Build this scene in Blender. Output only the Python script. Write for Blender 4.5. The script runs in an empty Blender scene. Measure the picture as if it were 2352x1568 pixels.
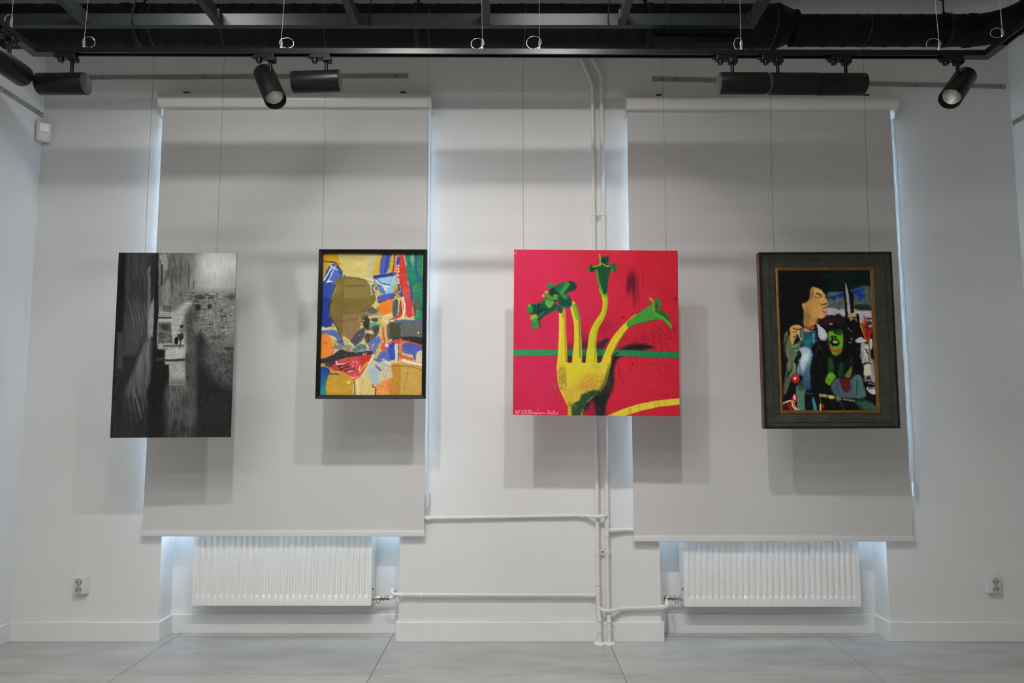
import bpy, bmesh, math, random
import numpy as np
from mathutils import Vector, Matrix

# ------------------------------------------------------------------ camera, sky, lights, exposure
S = bpy.context.scene
COL = S.collection
F, CX, CY = 1666.0, 1176.0, 784.0          # focal length and centre in pixels of the 2352x1568 frame
H, D = 1.235, 4.105                         # camera height, camera distance to the window wall
PITCH = math.atan(166.0 / F)
cam = bpy.data.objects.new('camera', bpy.data.cameras.new('camera'))
cam.data.sensor_width = 36.0
cam.data.lens = 36.0 * F / 2352.0
cam.data.clip_start = 0.05
cam.location = (0, -D, H)
cam.rotation_euler = (math.pi / 2 + PITCH, 0, 0)
COL.objects.link(cam)
S.camera = cam

w = bpy.data.worlds.new('overcast_sky'); S.world = w; w.use_nodes = True
bg = w.node_tree.nodes['Background']
bg.inputs[0].default_value = (0.52, 0.76, 1.0, 1)
bg.inputs[1].default_value = 74.0

S.view_settings.view_transform = 'Standard'
S.view_settings.look = 'None'
S.view_settings.exposure = 0.03
S.view_settings.gamma = 1.0
S.view_settings.use_curve_mapping = False
S.cycles.max_bounces = 7
S.cycles.diffuse_bounces = 4
S.cycles.glossy_bounces = 3
S.cycles.adaptive_threshold = 0.02
S.cycles.sample_clamp_indirect = 0.0

XL, XR, YB, ZC = -2.75, 2.93, -6.6, 3.42    # left wall, right wall, wall behind the camera, ceiling
# ceiling lamps: x, y, z, power, radius, aim point, cone
LAMPS = [(-0.60, -2.85, 3.33, 104, 0.04, (-0.60, 0.0, -0.50), 100),
         (0.26, -2.85, 3.33, 104, 0.04, (-0.05, 0.0, -0.50), 98)]
# linear ceiling lamps above the frame: x, y, z, length, power
LINEAR = [(-1.50, -1.20, 3.365, 0.34, 8.5), (0.25, -1.20, 3.365, 0.46, 7.5)]
for (lx, ly, lz, ln, pw) in LINEAR:
    ld = bpy.data.lights.new('tube_light', 'AREA'); ld.shape = 'RECTANGLE'; ld.size = ln; ld.size_y = 0.05
    ld.energy = pw; ld.color = (1.0, 0.985, 0.965)
    lo = bpy.data.objects.new('tube_light', ld); COL.objects.link(lo); lo.location = (lx, ly, lz - 0.012)
# unseen ceiling panels added as soft ambient fill: x, y, size x, size y, power
FILL_PANELS = [(-1.75, -5.2, 1.2, 0.6, 30), (-0.75, -3.75, 1.2, 0.6, 37)]
for (lx, ly, sx, sy, pw) in FILL_PANELS:
    ld = bpy.data.lights.new('panel_light', 'AREA'); ld.shape = 'RECTANGLE'; ld.size = sx; ld.size_y = sy
    ld.energy = pw; ld.color = (1.0, 0.985, 0.965)
    lo = bpy.data.objects.new('panel_light', ld); COL.objects.link(lo); lo.location = (lx, ly, ZC - 0.03)
for (lx, ly, lz, pw, rad, aim, cone) in LAMPS:
    ld = bpy.data.lights.new('lamp_light', 'SPOT')
    ld.energy = pw; ld.shadow_soft_size = rad; ld.spot_size = math.radians(cone); ld.spot_blend = 1.0
    ld.color = (1.0, 0.985, 0.965)
    lo = bpy.data.objects.new('lamp_light', ld); COL.objects.link(lo)
    lo.location = (lx, ly, lz - 0.035)
    lo.rotation_euler = (Vector(aim) - Vector(lo.location)).to_track_quat('-Z', 'Y').to_euler()
# openings of the two windows in the window wall: x0, x1, z0, z1
WIN = [(-1.94, -0.62, 0.83, 2.93), (0.817, 2.07, 0.83, 2.93)]
for (x0, x1, z0, z1) in WIN:                # light portals that only guide the sampling of the sky
    pd = bpy.data.lights.new('sky_portal', 'AREA'); pd.shape = 'RECTANGLE'
    pd.size = x1 - x0; pd.size_y = z1 - z0; pd.cycles.is_portal = True
    po = bpy.data.objects.new('sky_portal', pd); COL.objects.link(po)
    po.location = ((x0 + x1) / 2, 0.345, (z0 + z1) / 2); po.rotation_euler = (-math.pi / 2, 0, 0)

# ------------------------------------------------------------------ helpers
def at(px, py, Y):
    """world point that the photograph shows at pixel (px, py) on the plane y = Y"""
    vx = (px - CX) / F; vv = -(py - CY) / F
    ry = math.cos(PITCH) - vv * math.sin(PITCH); rz = math.sin(PITCH) + vv * math.cos(PITCH)
    t = (D + Y) / ry
    return Vector((vx * t, Y, H + rz * t))

def atx(px, py, X):
    """the same on a side plane x = X"""
    vx = (px - CX) / F; vv = -(py - CY) / F
    ry = math.cos(PITCH) - vv * math.sin(PITCH); rz = math.sin(PITCH) + vv * math.cos(PITCH)
    t = X / vx
    return Vector((X, ry * t - D, H + rz * t))

def mat(name, col, rough=0.5, metal=0.0, var=0.0, scale=8.0, bump=0.0, bscale=60.0, spec=0.5):
    m = bpy.data.materials.new(name); m.use_nodes = True
    nt = m.node_tree; b = nt.nodes['Principled BSDF']
    b.inputs['Base Color'].default_value = (*col, 1); b.inputs['Roughness'].default_value = rough
    b.inputs['Metallic'].default_value = metal; b.inputs['Specular IOR Level'].default_value = spec
    tc = nt.nodes.new('ShaderNodeTexCoord')
    if var > 0:
        n = nt.nodes.new('ShaderNodeTexNoise'); n.inputs['Scale'].default_value = scale; n.inputs['Detail'].default_value = 6
        r = nt.nodes.new('ShaderNodeValToRGB')
        r.color_ramp.elements[0].position = 0.3; r.color_ramp.elements[1].position = 0.7
        r.color_ramp.elements[0].color = (*[c * (1 - var) for c in col], 1)
        r.color_ramp.elements[1].color = (*[min(1, c * (1 + var)) for c in col], 1)
        nt.links.new(tc.outputs['Object'], n.inputs['Vector']); nt.links.new(n.outputs['Fac'], r.inputs['Fac'])
        nt.links.new(r.outputs['Color'], b.inputs['Base Color'])
    if bump > 0:
        n2 = nt.nodes.new('ShaderNodeTexNoise'); n2.inputs['Scale'].default_value = bscale; n2.inputs['Detail'].default_value = 3
        bp = nt.nodes.new('ShaderNodeBump'); bp.inputs['Strength'].default_value = bump; bp.inputs['Distance'].default_value = 0.002
        nt.links.new(tc.outputs['Object'], n2.inputs['Vector']); nt.links.new(n2.outputs['Fac'], bp.inputs['Height'])
        nt.links.new(bp.outputs['Normal'], b.inputs['Normal'])
    return m

M = {}
M['wall'] = mat('white_wall_paint', (0.78, 0.78, 0.77), 0.75, var=0.015, scale=2.0, bump=0.08, bscale=90, spec=0.3)
M['ceil'] = mat('ceiling_paint', (0.72, 0.72, 0.71), 0.9, var=0.02, scale=2)
M['trim'] = mat('white_trim', (0.80, 0.80, 0.79), 0.4, var=0.01)
M['blind'] = mat('grey_blind_fabric', (0.64, 0.635, 0.63), 0.85, var=0.012, scale=3)
M['alu'] = mat('white_aluminium', (0.76, 0.75, 0.74), 0.32)
M['rad'] = mat('radiator_enamel', (0.84, 0.84, 0.82), 0.28)
M['pipe'] = mat('cream_pipe_paint', (0.76, 0.75, 0.70), 0.35, var=0.02, scale=20)
M['brass'] = mat('aged_brass', (0.32, 0.26, 0.16), 0.38, 0.9, var=0.2, scale=60)
M['nickel'] = mat('dull_nickel', (0.45, 0.44, 0.40), 0.35, 0.9, var=0.15, scale=60)
M['black'] = mat('black_powder_coat', (0.006, 0.006, 0.006), 0.36, var=0.1, scale=30, spec=0.22)
M['blackplastic'] = mat('black_plastic', (0.008, 0.008, 0.008), 0.3, spec=0.25)
M['track'] = mat('black_track', (0.007, 0.007, 0.007), 0.3, spec=0.3)
M['duct'] = mat('black_duct_paint', (0.005, 0.005, 0.005), 0.5, var=0.1, scale=12, spec=0.12)
M['steel'] = mat('slate_grey_steel', (0.022, 0.029, 0.030), 0.44, 0.0, spec=0.3, var=0.12, scale=14)
M['chrome'] = mat('bright_steel', (0.75, 0.74, 0.72), 0.18, 1.0)
M['wire'] = mat('steel_wire', (0.55, 0.54, 0.52), 0.35, 0.8)
M['thread'] = mat('dark_hanging_wire', (0.16, 0.155, 0.15), 0.45, 0.5)
M['reflector'] = mat('faceted_reflector', (0.78, 0.77, 0.74), 0.25, 1.0, bump=0.9, bscale=330)
M['rail'] = mat('grey_wall_rail', (0.36, 0.355, 0.345), 0.55, 0.2, var=0.06, scale=18)
M['dark'] = mat('dark_grey_plastic', (0.08, 0.08, 0.08), 0.5)
M['plastic'] = mat('white_plastic', (0.68, 0.68, 0.66), 0.4)
M['socket'] = mat('socket_well', (0.48, 0.48, 0.46), 0.45)
M['hole'] = mat('socket_hole', (0.03, 0.03, 0.03), 0.6)
M['outside'] = mat('outdoor_ground', (0.35, 0.36, 0.36), 0.9, var=0.1)

def glass_mat(ior=1.45):
    m = bpy.data.materials.new('window_glass'); m.use_nodes = True
    nt = m.node_tree; nt.nodes.clear()
    o = nt.nodes.new('ShaderNodeOutputMaterial'); mx = nt.nodes.new('ShaderNodeMixShader')
    t = nt.nodes.new('ShaderNodeBsdfTransparent'); g = nt.nodes.new('ShaderNodeBsdfGlossy'); g.inputs['Roughness'].default_value = 0.02
    fr = nt.nodes.new('ShaderNodeFresnel'); fr.inputs['IOR'].default_value = ior
    nt.links.new(fr.outputs[0], mx.inputs[0]); nt.links.new(t.outputs[0], mx.inputs[1]); nt.links.new(g.outputs[0], mx.inputs[2])
    nt.links.new(mx.outputs[0], o.inputs[0])
    return m
M['glass'] = glass_mat()

def tag(o, label=None, cat=None, group=None, kind=None):
    if label: o['label'] = label
    if cat: o['category'] = cat
    if group: o['group'] = group
    if kind: o['kind'] = kind
    return o

def thing(name, label, cat, loc=(0, 0, 0), rot=(0, 0, 0), group=None):
    o = bpy.data.objects.new(name, None); COL.objects.link(o)
    o.empty_display_size = 0.05; o.location = loc; o.rotation_euler = rot
    return tag(o, label, cat, group)

def obj(name, bm, m, parent=None, smooth=False, local=False, autosharp=0.6):
    """links a bmesh as one mesh object; world coordinates are moved into the parent's frame unless local"""
    if parent is not None and not local:
        off = Vector(parent.location)
        if parent.parent is not None: off = off + Vector(parent.parent.location)
        bmesh.ops.translate(bm, verts=bm.verts, vec=-off)
    me = bpy.data.meshes.new(name)
    bmesh.ops.recalc_face_normals(bm, faces=bm.faces)
    if smooth:
        for e in bm.edges:
            if len(e.link_faces) == 2 and e.calc_face_angle(0) > autosharp: e.smooth = False
        for f in bm.faces: f.smooth = True
    bm.to_mesh(me); bm.free()
    if m is not None: me.materials.append(m)
    o = bpy.data.objects.new(name, me); COL.objects.link(o)
    if parent is not None: o.parent = parent
    return o

def struct(name, bm, m):
    return tag(obj(name, bm, m), kind='structure')

def box(bm, x0, x1, y0, y1, z0, z1, bevel=0.0, seg=2):
    t = bmesh.new()
    bmesh.ops.create_cube(t, size=1.0)
    for v in t.verts:
        v.co = Vector((x0 + (v.co.x + .5) * (x1 - x0), y0 + (v.co.y + .5) * (y1 - y0), z0 + (v.co.z + .5) * (z1 - z0)))
    if bevel > 0: bmesh.ops.bevel(t, geom=t.edges[:], offset=bevel, segments=seg, affect='EDGES', profile=0.5)
    add(bm, t); return bm

def add(bm, t):
    me = bpy.data.meshes.new('tmp'); t.to_mesh(me); t.free(); bm.from_mesh(me); bpy.data.meshes.remove(me)

def B(*a, **k): return box(bmesh.new(), *a, **k)

def tube(bm, pts, r, n=12, caps=True, closed=False):
    """sweeps a circle of radius r (a number or one per point) along points"""
    pts = [Vector(p) for p in pts]; N = len(pts)
    rr = r if isinstance(r, (list, tuple)) else [r] * N
    rings = []; ref = None
    for i, p in enumerate(pts):
        a = pts[i - 1] if (i > 0 or closed) else None
        b = pts[(i + 1) % N] if (i < N - 1 or closed) else None
        if a is None: tdir = (b - p)
        elif b is None: tdir = (p - a)
        else: tdir = (p - a).normalized() + (b - p).normalized()
        if tdir.length < 1e-9: tdir = Vector((0, 0, 1))
        tdir.normalize()
        if ref is None:
            ref = tdir.orthogonal().normalized()
        else:
            ref = ref - tdir * ref.dot(tdir)
            if ref.length < 1e-6: ref = tdir.orthogonal()
            ref.normalize()
        bi = tdir.cross(ref)
        rings.append([bm.verts.new(p + (ref * math.cos(2 * math.pi * k / n) + bi * math.sin(2 * math.pi * k / n)) * rr[i]) for k in range(n)])
    M_ = N if closed else N - 1
    for i in range(M_):
        A, C = rings[i], rings[(i + 1) % N]
        for k in range(n): bm.faces.new((A[k], A[(k + 1) % n], C[(k + 1) % n], C[k]))
    if caps and not closed:
        bm.faces.new(list(reversed(rings[0]))); bm.faces.new(rings[-1])
    return bm

def T(pts, r, n=12, **k): return tube(bmesh.new(), pts, r, n, **k)

def lathe(bm, prof, origin=(0, 0, 0), axis=(0, 0, 1), n=24, cap0=True, cap1=True):
    """turns a profile [(r, h), ...] about an axis through origin"""
    ax = Vector(axis).normalized(); u = ax.orthogonal().normalized(); v = ax.cross(u); o = Vector(origin)
    rings = [[bm.verts.new(o + ax * h + (u * math.cos(2 * math.pi * k / n) + v * math.sin(2 * math.pi * k / n)) * r) for k in range(n)] for r, h in prof]
    for a, c in zip(rings, rings[1:]):
        for k in range(n): bm.faces.new((a[k], a[(k + 1) % n], c[(k + 1) % n], c[k]))
    if cap0: bm.faces.new(list(reversed(rings[0])))
    if cap1: bm.faces.new(rings[-1])
    return bm

def L(*a, **k): return lathe(bmesh.new(), *a, **k)

def bend(pts, rad=0.03, n=5):
    """rounds the corners of a polyline"""
    pts = [Vector(p) for p in pts]; out = [pts[0]]
    for a, p, c in zip(pts, pts[1:], pts[2:]):
        d1 = (a - p); d2 = (c - p); r = min(rad, d1.length * .49, d2.length * .49)
        s = p + d1.normalized() * r; e = p + d2.normalized() * r
        for k in range(n + 1):
            t = k / n; out.append(s * (1 - t) ** 2 + p * 2 * t * (1 - t) + e * t ** 2)
    out.append(pts[-1]); return out

# ------------------------------------------------------------------ the room
RD = 0.155                                   # depth of the window recesses
RT = 2.93                                    # top of the window openings
RX = [(-1.94, -0.62), (0.817, 2.07)]         # the two recesses
# floor: base slab and tiles 1.2 x 0.6
fl = struct('floor', B(XL, XR, YB, 0.16, -0.06, -0.005), mat('tile_grout', (0.16, 0.16, 0.16), 0.9))
def tile_mat():
    m = bpy.data.materials.new('grey_stone_tile'); m.use_nodes = True
    nt = m.node_tree; b = nt.nodes['Principled BSDF']; Lk = nt.links.new
    geo = nt.nodes.new('ShaderNodeNewGeometry')
    mp = nt.nodes.new('ShaderNodeMapping'); mp.inputs['Scale'].default_value = (1.1, 3.2, 1)
    Lk(geo.outputs['Position'], mp.inputs['Vector'])
    n1 = nt.nodes.new('ShaderNodeTexNoise'); n1.inputs['Scale'].default_value = 2.2; n1.inputs['Detail'].default_value = 8; n1.inputs['Roughness'].default_value = 0.55
    Lk(mp.outputs[0], n1.inputs['Vector'])
    r = nt.nodes.new('ShaderNodeValToRGB')
    r.color_ramp.elements[0].position = 0.15; r.color_ramp.elements[0].color = (0.34, 0.34, 0.332, 1)
    r.color_ramp.elements[1].position = 0.85; r.color_ramp.elements[1].color = (0.54, 0.54, 0.53, 1)
    Lk(n1.outputs['Fac'], r.inputs['Fac'])
    oi = nt.nodes.new('ShaderNodeObjectInfo'); mr = nt.nodes.new('ShaderNodeMapRange')
    mr.inputs['To Min'].default_value = 0.93; mr.inputs['To Max'].default_value = 1.05
    Lk(oi.outputs['Random'], mr.inputs['Value'])
    mul = nt.nodes.new('ShaderNodeVectorMath'); mul.operation = 'SCALE'
    Lk(r.outputs['Color'], mul.inputs[0]); Lk(mr.outputs[0], mul.inputs['Scale'])
    Lk(mul.outputs[0], b.inputs['Base Color'])
    b.inputs['Roughness'].default_value = 0.27
    return m
M['tile'] = tile_mat()
def floor_at(px, py):
    vx = (px - CX) / F; vv = -(py - CY) / F
    ry = math.cos(PITCH) - vv * math.sin(PITCH); rz = math.sin(PITCH) + vv * math.cos(PITCH)
    t = -H / rz
    return Vector((vx * t, ry * t - D, 0))
JX = floor_at(1440, 1568).x - 0.6; JY = floor_at(1176, 1549).y
g = 0.0015
for ix in range(-4, 5):
    for iy in range(-11, 3):
        x0, x1 = JX + 0.6 + (ix - 1) * 1.2 + g, JX + 0.6 + ix * 1.2 - g
        y0, y1 = JY + iy * 0.6 + g, JY + (iy + 1) * 0.6 - g
        x0, x1 = max(x0, XL), min(x1, XR); y0, y1 = max(y0, YB), min(y1, 0.155)
        if x1 - x0 < 0.01 or y1 - y0 < 0.01: continue
        obj('tile', B(x0, x1, y0, y1, -0.006, 0.0), M['tile'], fl)
struct('ceiling', B(XL - .1, XR + .1, YB - .1, 0.45, ZC, ZC + 0.1), M['ceil'])
struct('wall_left', B(XL - 0.12, XL, YB, 0.12, -0.05, ZC), M['wall'])
struct('wall_right', B(XR, XR + 0.12, YB, 0.12, -0.05, ZC), M['wall'])
struct('wall_front', B(XL - .12, XR + .12, YB - 0.12, YB, -0.05, ZC), mat('rear_wall_paint', (0.42, 0.42, 0.41), 0.8, var=0.02, scale=2))
# window wall: pier, sides, lintel, thin niche backs under the windows
bm = bmesh.new()
xs = [XL, RX[0][0], RX[0][1], RX[1][0], RX[1][1], XR]
def wall_cells(bm):
    # one welded mesh: cells on a grid in x and z, with the openings left out
    zs = [-0.05, 0.83, RT, ZC]
    for i in range(5):
        for k in range(3):
            rec = i in (1, 3)
            if not rec: box(bm, xs[i], xs[i + 1], 0, 0.40, zs[k], zs[k + 1])
            elif k == 2: box(bm, xs[i], xs[i + 1], 0, 0.40, zs[k], zs[k + 1])
            elif k == 0: box(bm, xs[i], xs[i + 1], RD, 0.40, zs[k], zs[k + 1])
    bmesh.ops.remove_doubles(bm, verts=bm.verts, dist=1e-5)
    # drop the inner faces shared by two cells
    seen = {}
    for f in bm.faces: seen.setdefault(tuple(round(c, 4) for c in f.calc_center_median()), []).append(f)
    bmesh.ops.delete(bm, geom=[f for v in seen.values() if len(v) > 1 for f in v], context='FACES')
wall_cells(bm)
struct('wall_back', bm, M['wall'])

# skirting boards
BH, BT = 0.103, 0.014
def skirt(name, *a): return struct(name, B(*a, bevel=0.002), M['trim'])
skirt('baseboard_left', XL, XL + BT, YB, -0.0, 0, BH)
skirt('baseboard_right', XR - BT, XR, YB, -0.0, 0, BH)
skirt('baseboard_back', XL + BT, RX[0][0] + BT, -BT, 0, 0, BH)
skirt('baseboard_back_pier', RX[0][1] - BT, RX[1][0] + BT, -BT, 0, 0, BH)
skirt('baseboard_back_end', RX[1][1] - BT, XR - BT, -BT, 0, 0, BH)
for i, (a, b) in enumerate(RX):
    skirt('baseboard_recess_back', a + BT, b - BT, RD - BT, RD, 0, BH)
    skirt('baseboard_recess_return', a, a + BT, 0, RD, 0, BH)
    skirt('baseboard_recess_return', b - BT, b, 0, RD, 0, BH)

# windows behind the blinds: frame, mullion, transom, panes
for i, (x0, x1, z0, z1) in enumerate(WIN):
    wn = tag(obj('window_%d' % (i + 1), B(x0, x1, 0.27, 0.33, z0, z0 + 0.06, bevel=0.004), M['alu']), kind='structure')
    for nm, a in (('window_frame', (x0, x1, 0.27, 0.33, z1 - 0.06, z1)), ('window_frame', (x0, x0 + 0.06, 0.27, 0.33, z0, z1)),
                  ('window_frame', (x1 - 0.06, x1, 0.27, 0.33, z0, z1)), ('mullion', ((x0 + x1) / 2 - 0.04, (x0 + x1) / 2 + 0.04, 0.27, 0.33, z0, z1)),
                  ('transom', (x0, x1, 0.27, 0.33, 2.28, 2.34))):
        obj(nm, B(*a, bevel=0.004), M['alu'], wn)
    xm = (x0 + x1) / 2
    for (a, b) in ((x0 + 0.06, xm - 0.04), (xm + 0.04, x1 - 0.06)):
        for (c, d) in ((z0 + 0.06, 2.28), (2.34, z1 - 0.06)):
            obj('pane', B(a, b, 0.298, 0.302, c, d), M['glass'], wn)

# ------------------------------------------------------------------ roller blinds
def blind(label, x0, x1, c0, c1, ztop, zbot, fab_y, chain_x, chain_z, clips):
    t = thing('roller_blind', label, 'blind', ((x0 + x1) / 2, -0.02, zbot), group='grey roller blinds over the windows')
    # cassette: rounded front profile swept along x
    bm = bmesh.new()
    prof = [(0.0, 0.0), (0.0, 0.082), (-0.058, 0.082), (-0.078, 0.074), (-0.088, 0.058), (-0.090, 0.036), (-0.084, 0.014), (-0.070, 0.0)]
    rings = [[bm.verts.new((x, -0.004 + y, ztop - 0.082 + z)) for y, z in prof] for x in (c0 + 0.006, c1 - 0.006)]
    n = len(prof)
    for k in range(n): bm.faces.new((rings[0][k], rings[0][(k + 1) % n], rings[1][(k + 1) % n], rings[1][k]))
    bm.faces.new(rings[0]); bm.faces.new(list(reversed(rings[1])))
    obj('cassette', bm, M['alu'], t, smooth=True)
    for (a, b) in ((c0, c0 + 0.006), (c1 - 0.006, c1)):
        bm = bmesh.new()
        rings = [[bm.verts.new((x, -0.002 + y * 1.04, ztop - 0.084 + z * 1.05)) for y, z in prof] for x in (a, b)]
        for k in range(n): bm.faces.new((rings[0][k], rings[0][(k + 1) % n], rings[1][(k + 1) % n], rings[1][k]))
        bm.faces.new(rings[0]); bm.faces.new(list(reversed(rings[1])))
        obj('end_cap', bm, M['plastic'], t)
        obj('end_bracket', B(a, b, -0.05, -0.002, ztop - 0.118, ztop - 0.08, bevel=0.002), M['plastic'], t)
    # fabric with a barely visible sag, hanging from the roller
    bm = bmesh.new(); NX, NZ = 24, 40
    def fy(u, v): return fab_y + 0.0025 * math.sin(u * 3.1 + v * 2) * math.sin(v * math.pi) + 0.0015 * math.sin(u * 9)
    z1 = ztop - 0.06
    def sheet(off):
        return [[bm.verts.new((x0 + (x1 - x0) * i / NX, fy(i / NX, k / NZ) + off, zbot + 0.03 + (z1 - zbot - 0.03) * k / NZ)) for i in range(NX + 1)] for k in range(NZ + 1)]
    g_, h_ = sheet(-0.001), sheet(0.001)
    for k in range(NZ):
        for i in range(NX):
            bm.faces.new((g_[k][i], g_[k][i + 1], g_[k + 1][i + 1], g_[k + 1][i])); bm.faces.new((h_[k][i], h_[k + 1][i], h_[k + 1][i + 1], h_[k][i + 1]))
        bm.faces.new((g_[k][0], g_[k + 1][0], h_[k + 1][0], h_[k][0])); bm.faces.new((g_[k][NX], h_[k][NX], h_[k + 1][NX], g_[k + 1][NX]))
    for i in range(NX):
        bm.faces.new((g_[0][i], h_[0][i], h_[0][i + 1], g_[0][i + 1])); bm.faces.new((g_[NZ][i], g_[NZ][i + 1], h_[NZ][i + 1], h_[NZ][i]))
    obj('fabric', bm, M['blind'], t, smooth=True)
    obj('bottom_bar', B(x0 - 0.004, x1 + 0.004, fab_y - 0.011, fab_y + 0.007, zbot, zbot + 0.032, bevel=0.004, seg=3), M['alu'], t, smooth=True)
    for cx_ in clips:
        obj('mounting_clip', B(cx_ - 0.016, cx_ + 0.016, -0.075, -0.004, ztop - 0.002, ztop + 0.008, bevel=0.001), M['dark'], t)
    # bead chain: two strands, a stop and a loop
    zc = ztop - 0.1
    for s, yy in ((0, -0.055), (1, -0.03)):
        st = obj('bead_chain', T([(chain_x, yy, zc), (chain_x + 0.003, yy, (zc + chain_z) / 2), (chain_x + 0.006, yy, chain_z + 0.05)], 0.0016, 8), M['plastic'], t, smooth=True)
    pts = [(chain_x + 0.006 + 0.004 * math.sin(a), -0.0425 - 0.0125 * math.cos(a), chain_z - 0.02 - 0.03 * math.sin(a)) for a in [math.pi * k / 10 for k in range(11)]]
    obj('chain_loop', T([(chain_x + 0.006, -0.055, chain_z + 0.05)] + pts + [(chain_x + 0.006, -0.03, chain_z + 0.05)], 0.0018, 8), M['plastic'], t, smooth=True)
    obj('chain_weight', B(chain_x - 0.004, chain_x + 0.016, -0.058, -0.028, chain_z - 0.02, chain_z + 0.06, bevel=0.006, seg=3), M['plastic'], t, smooth=True)
    return t
blind('grey roller blind hanging behind the street photograph and the abstract painting', -2.027, -0.482, -2.040, -0.466, 3.082, 0.568, -0.044, -0.470, 0.745, (-1.885, -0.63))
blind('grey roller blind hanging behind the gilt and grey framed portrait', 0.668, 2.197, 0.662, 2.227, 3.066, 0.540, -0.044, 2.216, 0.80, (0.85, 2.05))

# ------------------------------------------------------------------ radiators
def radiator(label, x0, x1, z0, side):
    z1 = z0 + 0.60; yf, yb = 0.018, 0.118
    t = thing('panel_radiator', label, 'radiator', ((x0 + x1) / 2, (yf + yb) / 2, z0), group='white panel radiators in the window recesses')
    n = int(round((x1 - x0 - 0.03) / 0.0333)); m0 = (x1 - x0 - n * 0.0333) / 2
    xs_ = [x0, x0 + 0.004]; de = [0.0, 0]
    for k in range(n):
        b = x0 + m0 + k * 0.0333
        for f_, d_ in ((0.0, 0), (0.20, 0), (0.30, 0.45), (0.38, 0.95), (0.62, 0.95), (0.70, 0.45), (0.80, 0)): xs_.append(b + f_ * 0.0333); de.append(d_)
    xs_ += [x1 - 0.004, x1]; de += [0, 0]
    zs_ = [z0, z0 + 0.006, z0 + 0.042, z0 + 0.044, z0 + 0.054, z0 + 0.058, z1 - 0.058, z1 - 0.054, z1 - 0.044, z1 - 0.042, z1 - 0.006, z1]
    gz = [0, 0, 0, 0.1, 0.95, 1, 1, 0.95, 0.1, 0, 0, 0]
    bm = bmesh.new()
    G = [[bm.verts.new((x, yf + 0.011 * d * gzk, z)) for x, d in zip(xs_, de)] for z, gzk in zip(zs_, gz)]
    for k in range(len(zs_) - 1):
        for i in range(len(xs_) - 1): bm.faces.new((G[k][i], G[k][i + 1], G[k + 1][i + 1], G[k + 1][i]))
    obj('front_panel', bm, M['rad'], t, smooth=True, autosharp=0.75)
    obj('panel_rim', B(x0, x1, yf + 0.0005, yf + 0.016, z0 - 0.004, z0 + 0.001, bevel=0.001), M['rad'], t)
    obj('back_panel', B(x0 + 0.01, x1 - 0.01, yb - 0.02, yb, z0 + 0.01, z1 - 0.01, bevel=0.003), M['rad'], t)
    obj('convector_fins', B(x0 + 0.03, x1 - 0.03, yf + 0.03, yb - 0.03, z0 + 0.06, z1 - 0.06), M['rad'], t)
    for (a, b) in ((x0 - 0.003, x0 + 0.0), (x1, x1 + 0.003)):
        obj('side_cover', B(a, b, yf - 0.001, yb, z0 + 0.0, z1 + 0.004, bevel=0.001), M['rad'], t)
    gr = obj('top_grille', B(x0, x1, yf, yf + 0.012, z1, z1 + 0.004), M['rad'], t)
    obj('grille_edge', B(x0, x1, yb - 0.012, yb, z1, z1 + 0.004), M['rad'], gr, local=False)
    k = x0 + 0.02
    while k < x1 - 0.02:
        obj('grille_bar', B(k, k + 0.008, yf + 0.012, yb - 0.012, z1, z1 + 0.004), M['rad'], gr); k += 0.05
    for bx in (x0 + 0.14, x1 - 0.14):
        obj('wall_bracket', B(bx - 0.015, bx + 0.015, yb, RD, z0 + 0.08, z1 - 0.08), M['rad'], t)
    return t
rl = radiator('white panel radiator in the recess left of the pipes, valve on its right', -1.764, -0.780, 0.186, 1)
rr = radiator('white panel radiator in the recess right of the pipes, valve on its left', 0.953, 1.922, 0.180, -1)
def valve(rad, x, z, s):
    """brass lock valve on the radiator's flank; s = direction away from the radiator"""
    y = 0.07; t = rad
    v = obj('valve', L([(0.016, 0), (0.016, 0.006), (0.011, 0.007), (0.011, 0.018), (0.0125, 0.02), (0.0125, 0.042), (0.011, 0.044)], (x, y, z), (s, 0, 0), n=16), M['nickel'], t, smooth=True)
    obj('valve_nut', L([(0.0145, 0.043), (0.0155, 0.046), (0.0155, 0.062), (0.0145, 0.065)], (x, y, z), (s, 0, 0), n=6), M['brass'], v)
    obj('valve_cap', L([(0.0, 0.0), (0.0085, 0.0), (0.0085, 0.018), (0.006, 0.021)], (x + s * 0.030, y, z - 0.008), (0, -0.5, -1), n=12, cap0=False), M['nickel'], v, smooth=True)
    obj('valve_tail', L([(0.010, 0.064), (0.010, 0.078), (0.0125, 0.08), (0.0125, 0.092)], (x, y, z), (s, 0, 0), n=14), M['brass'], v, smooth=True)
    obj('vent_plug', L([(0.005, 0.0), (0.005, 0.006)], (x, y - 0.03, z + 0.055), (s, 0, 0), n=10), M['dark'], t)
valve(rl, -0.777, 0.212, 1)
valve(rr, 0.950, 0.212, -1)

# ------------------------------------------------------------------ heating pipes
PR = 0.0108
yp = -0.034
x1p, x2p = 0.470, 0.522          # the two risers
def ring(p, axis, r=PR, h=0.010, nm='coupling', par=None, k=1.28):
    return obj(nm, L([(r * 1.02, -h), (r * k, -h * 0.8), (r * k, h * 0.8), (r * 1.02, h)], p, axis, n=16), M['pipe'], par, smooth=True)
def riser(label, xp, upper, collar):
    t = thing('heating_riser', label, 'pipe', (xp, yp, 0), group='white heating pipes on the pier')
    pts = bend([(xp + 0.004, -0.052, 0.0), (xp + 0.004, -0.052, 0.125), (xp, yp, 0.185)] + upper, 0.03, 4)
    obj('pipe', T(pts, PR, 16), M['pipe'], t, smooth=True)
    obj('floor_collar', L([(0.033, 0.0), (0.034, 0.004), (0.030, 0.010), (0.014, 0.013)], (xp + 0.004, -0.052, 0), n=28), M['pipe'], t, smooth=True)
    return t
zt = ZC
pa = at(1364, 186, yp); pb = at(1342, 140, yp)
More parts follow.
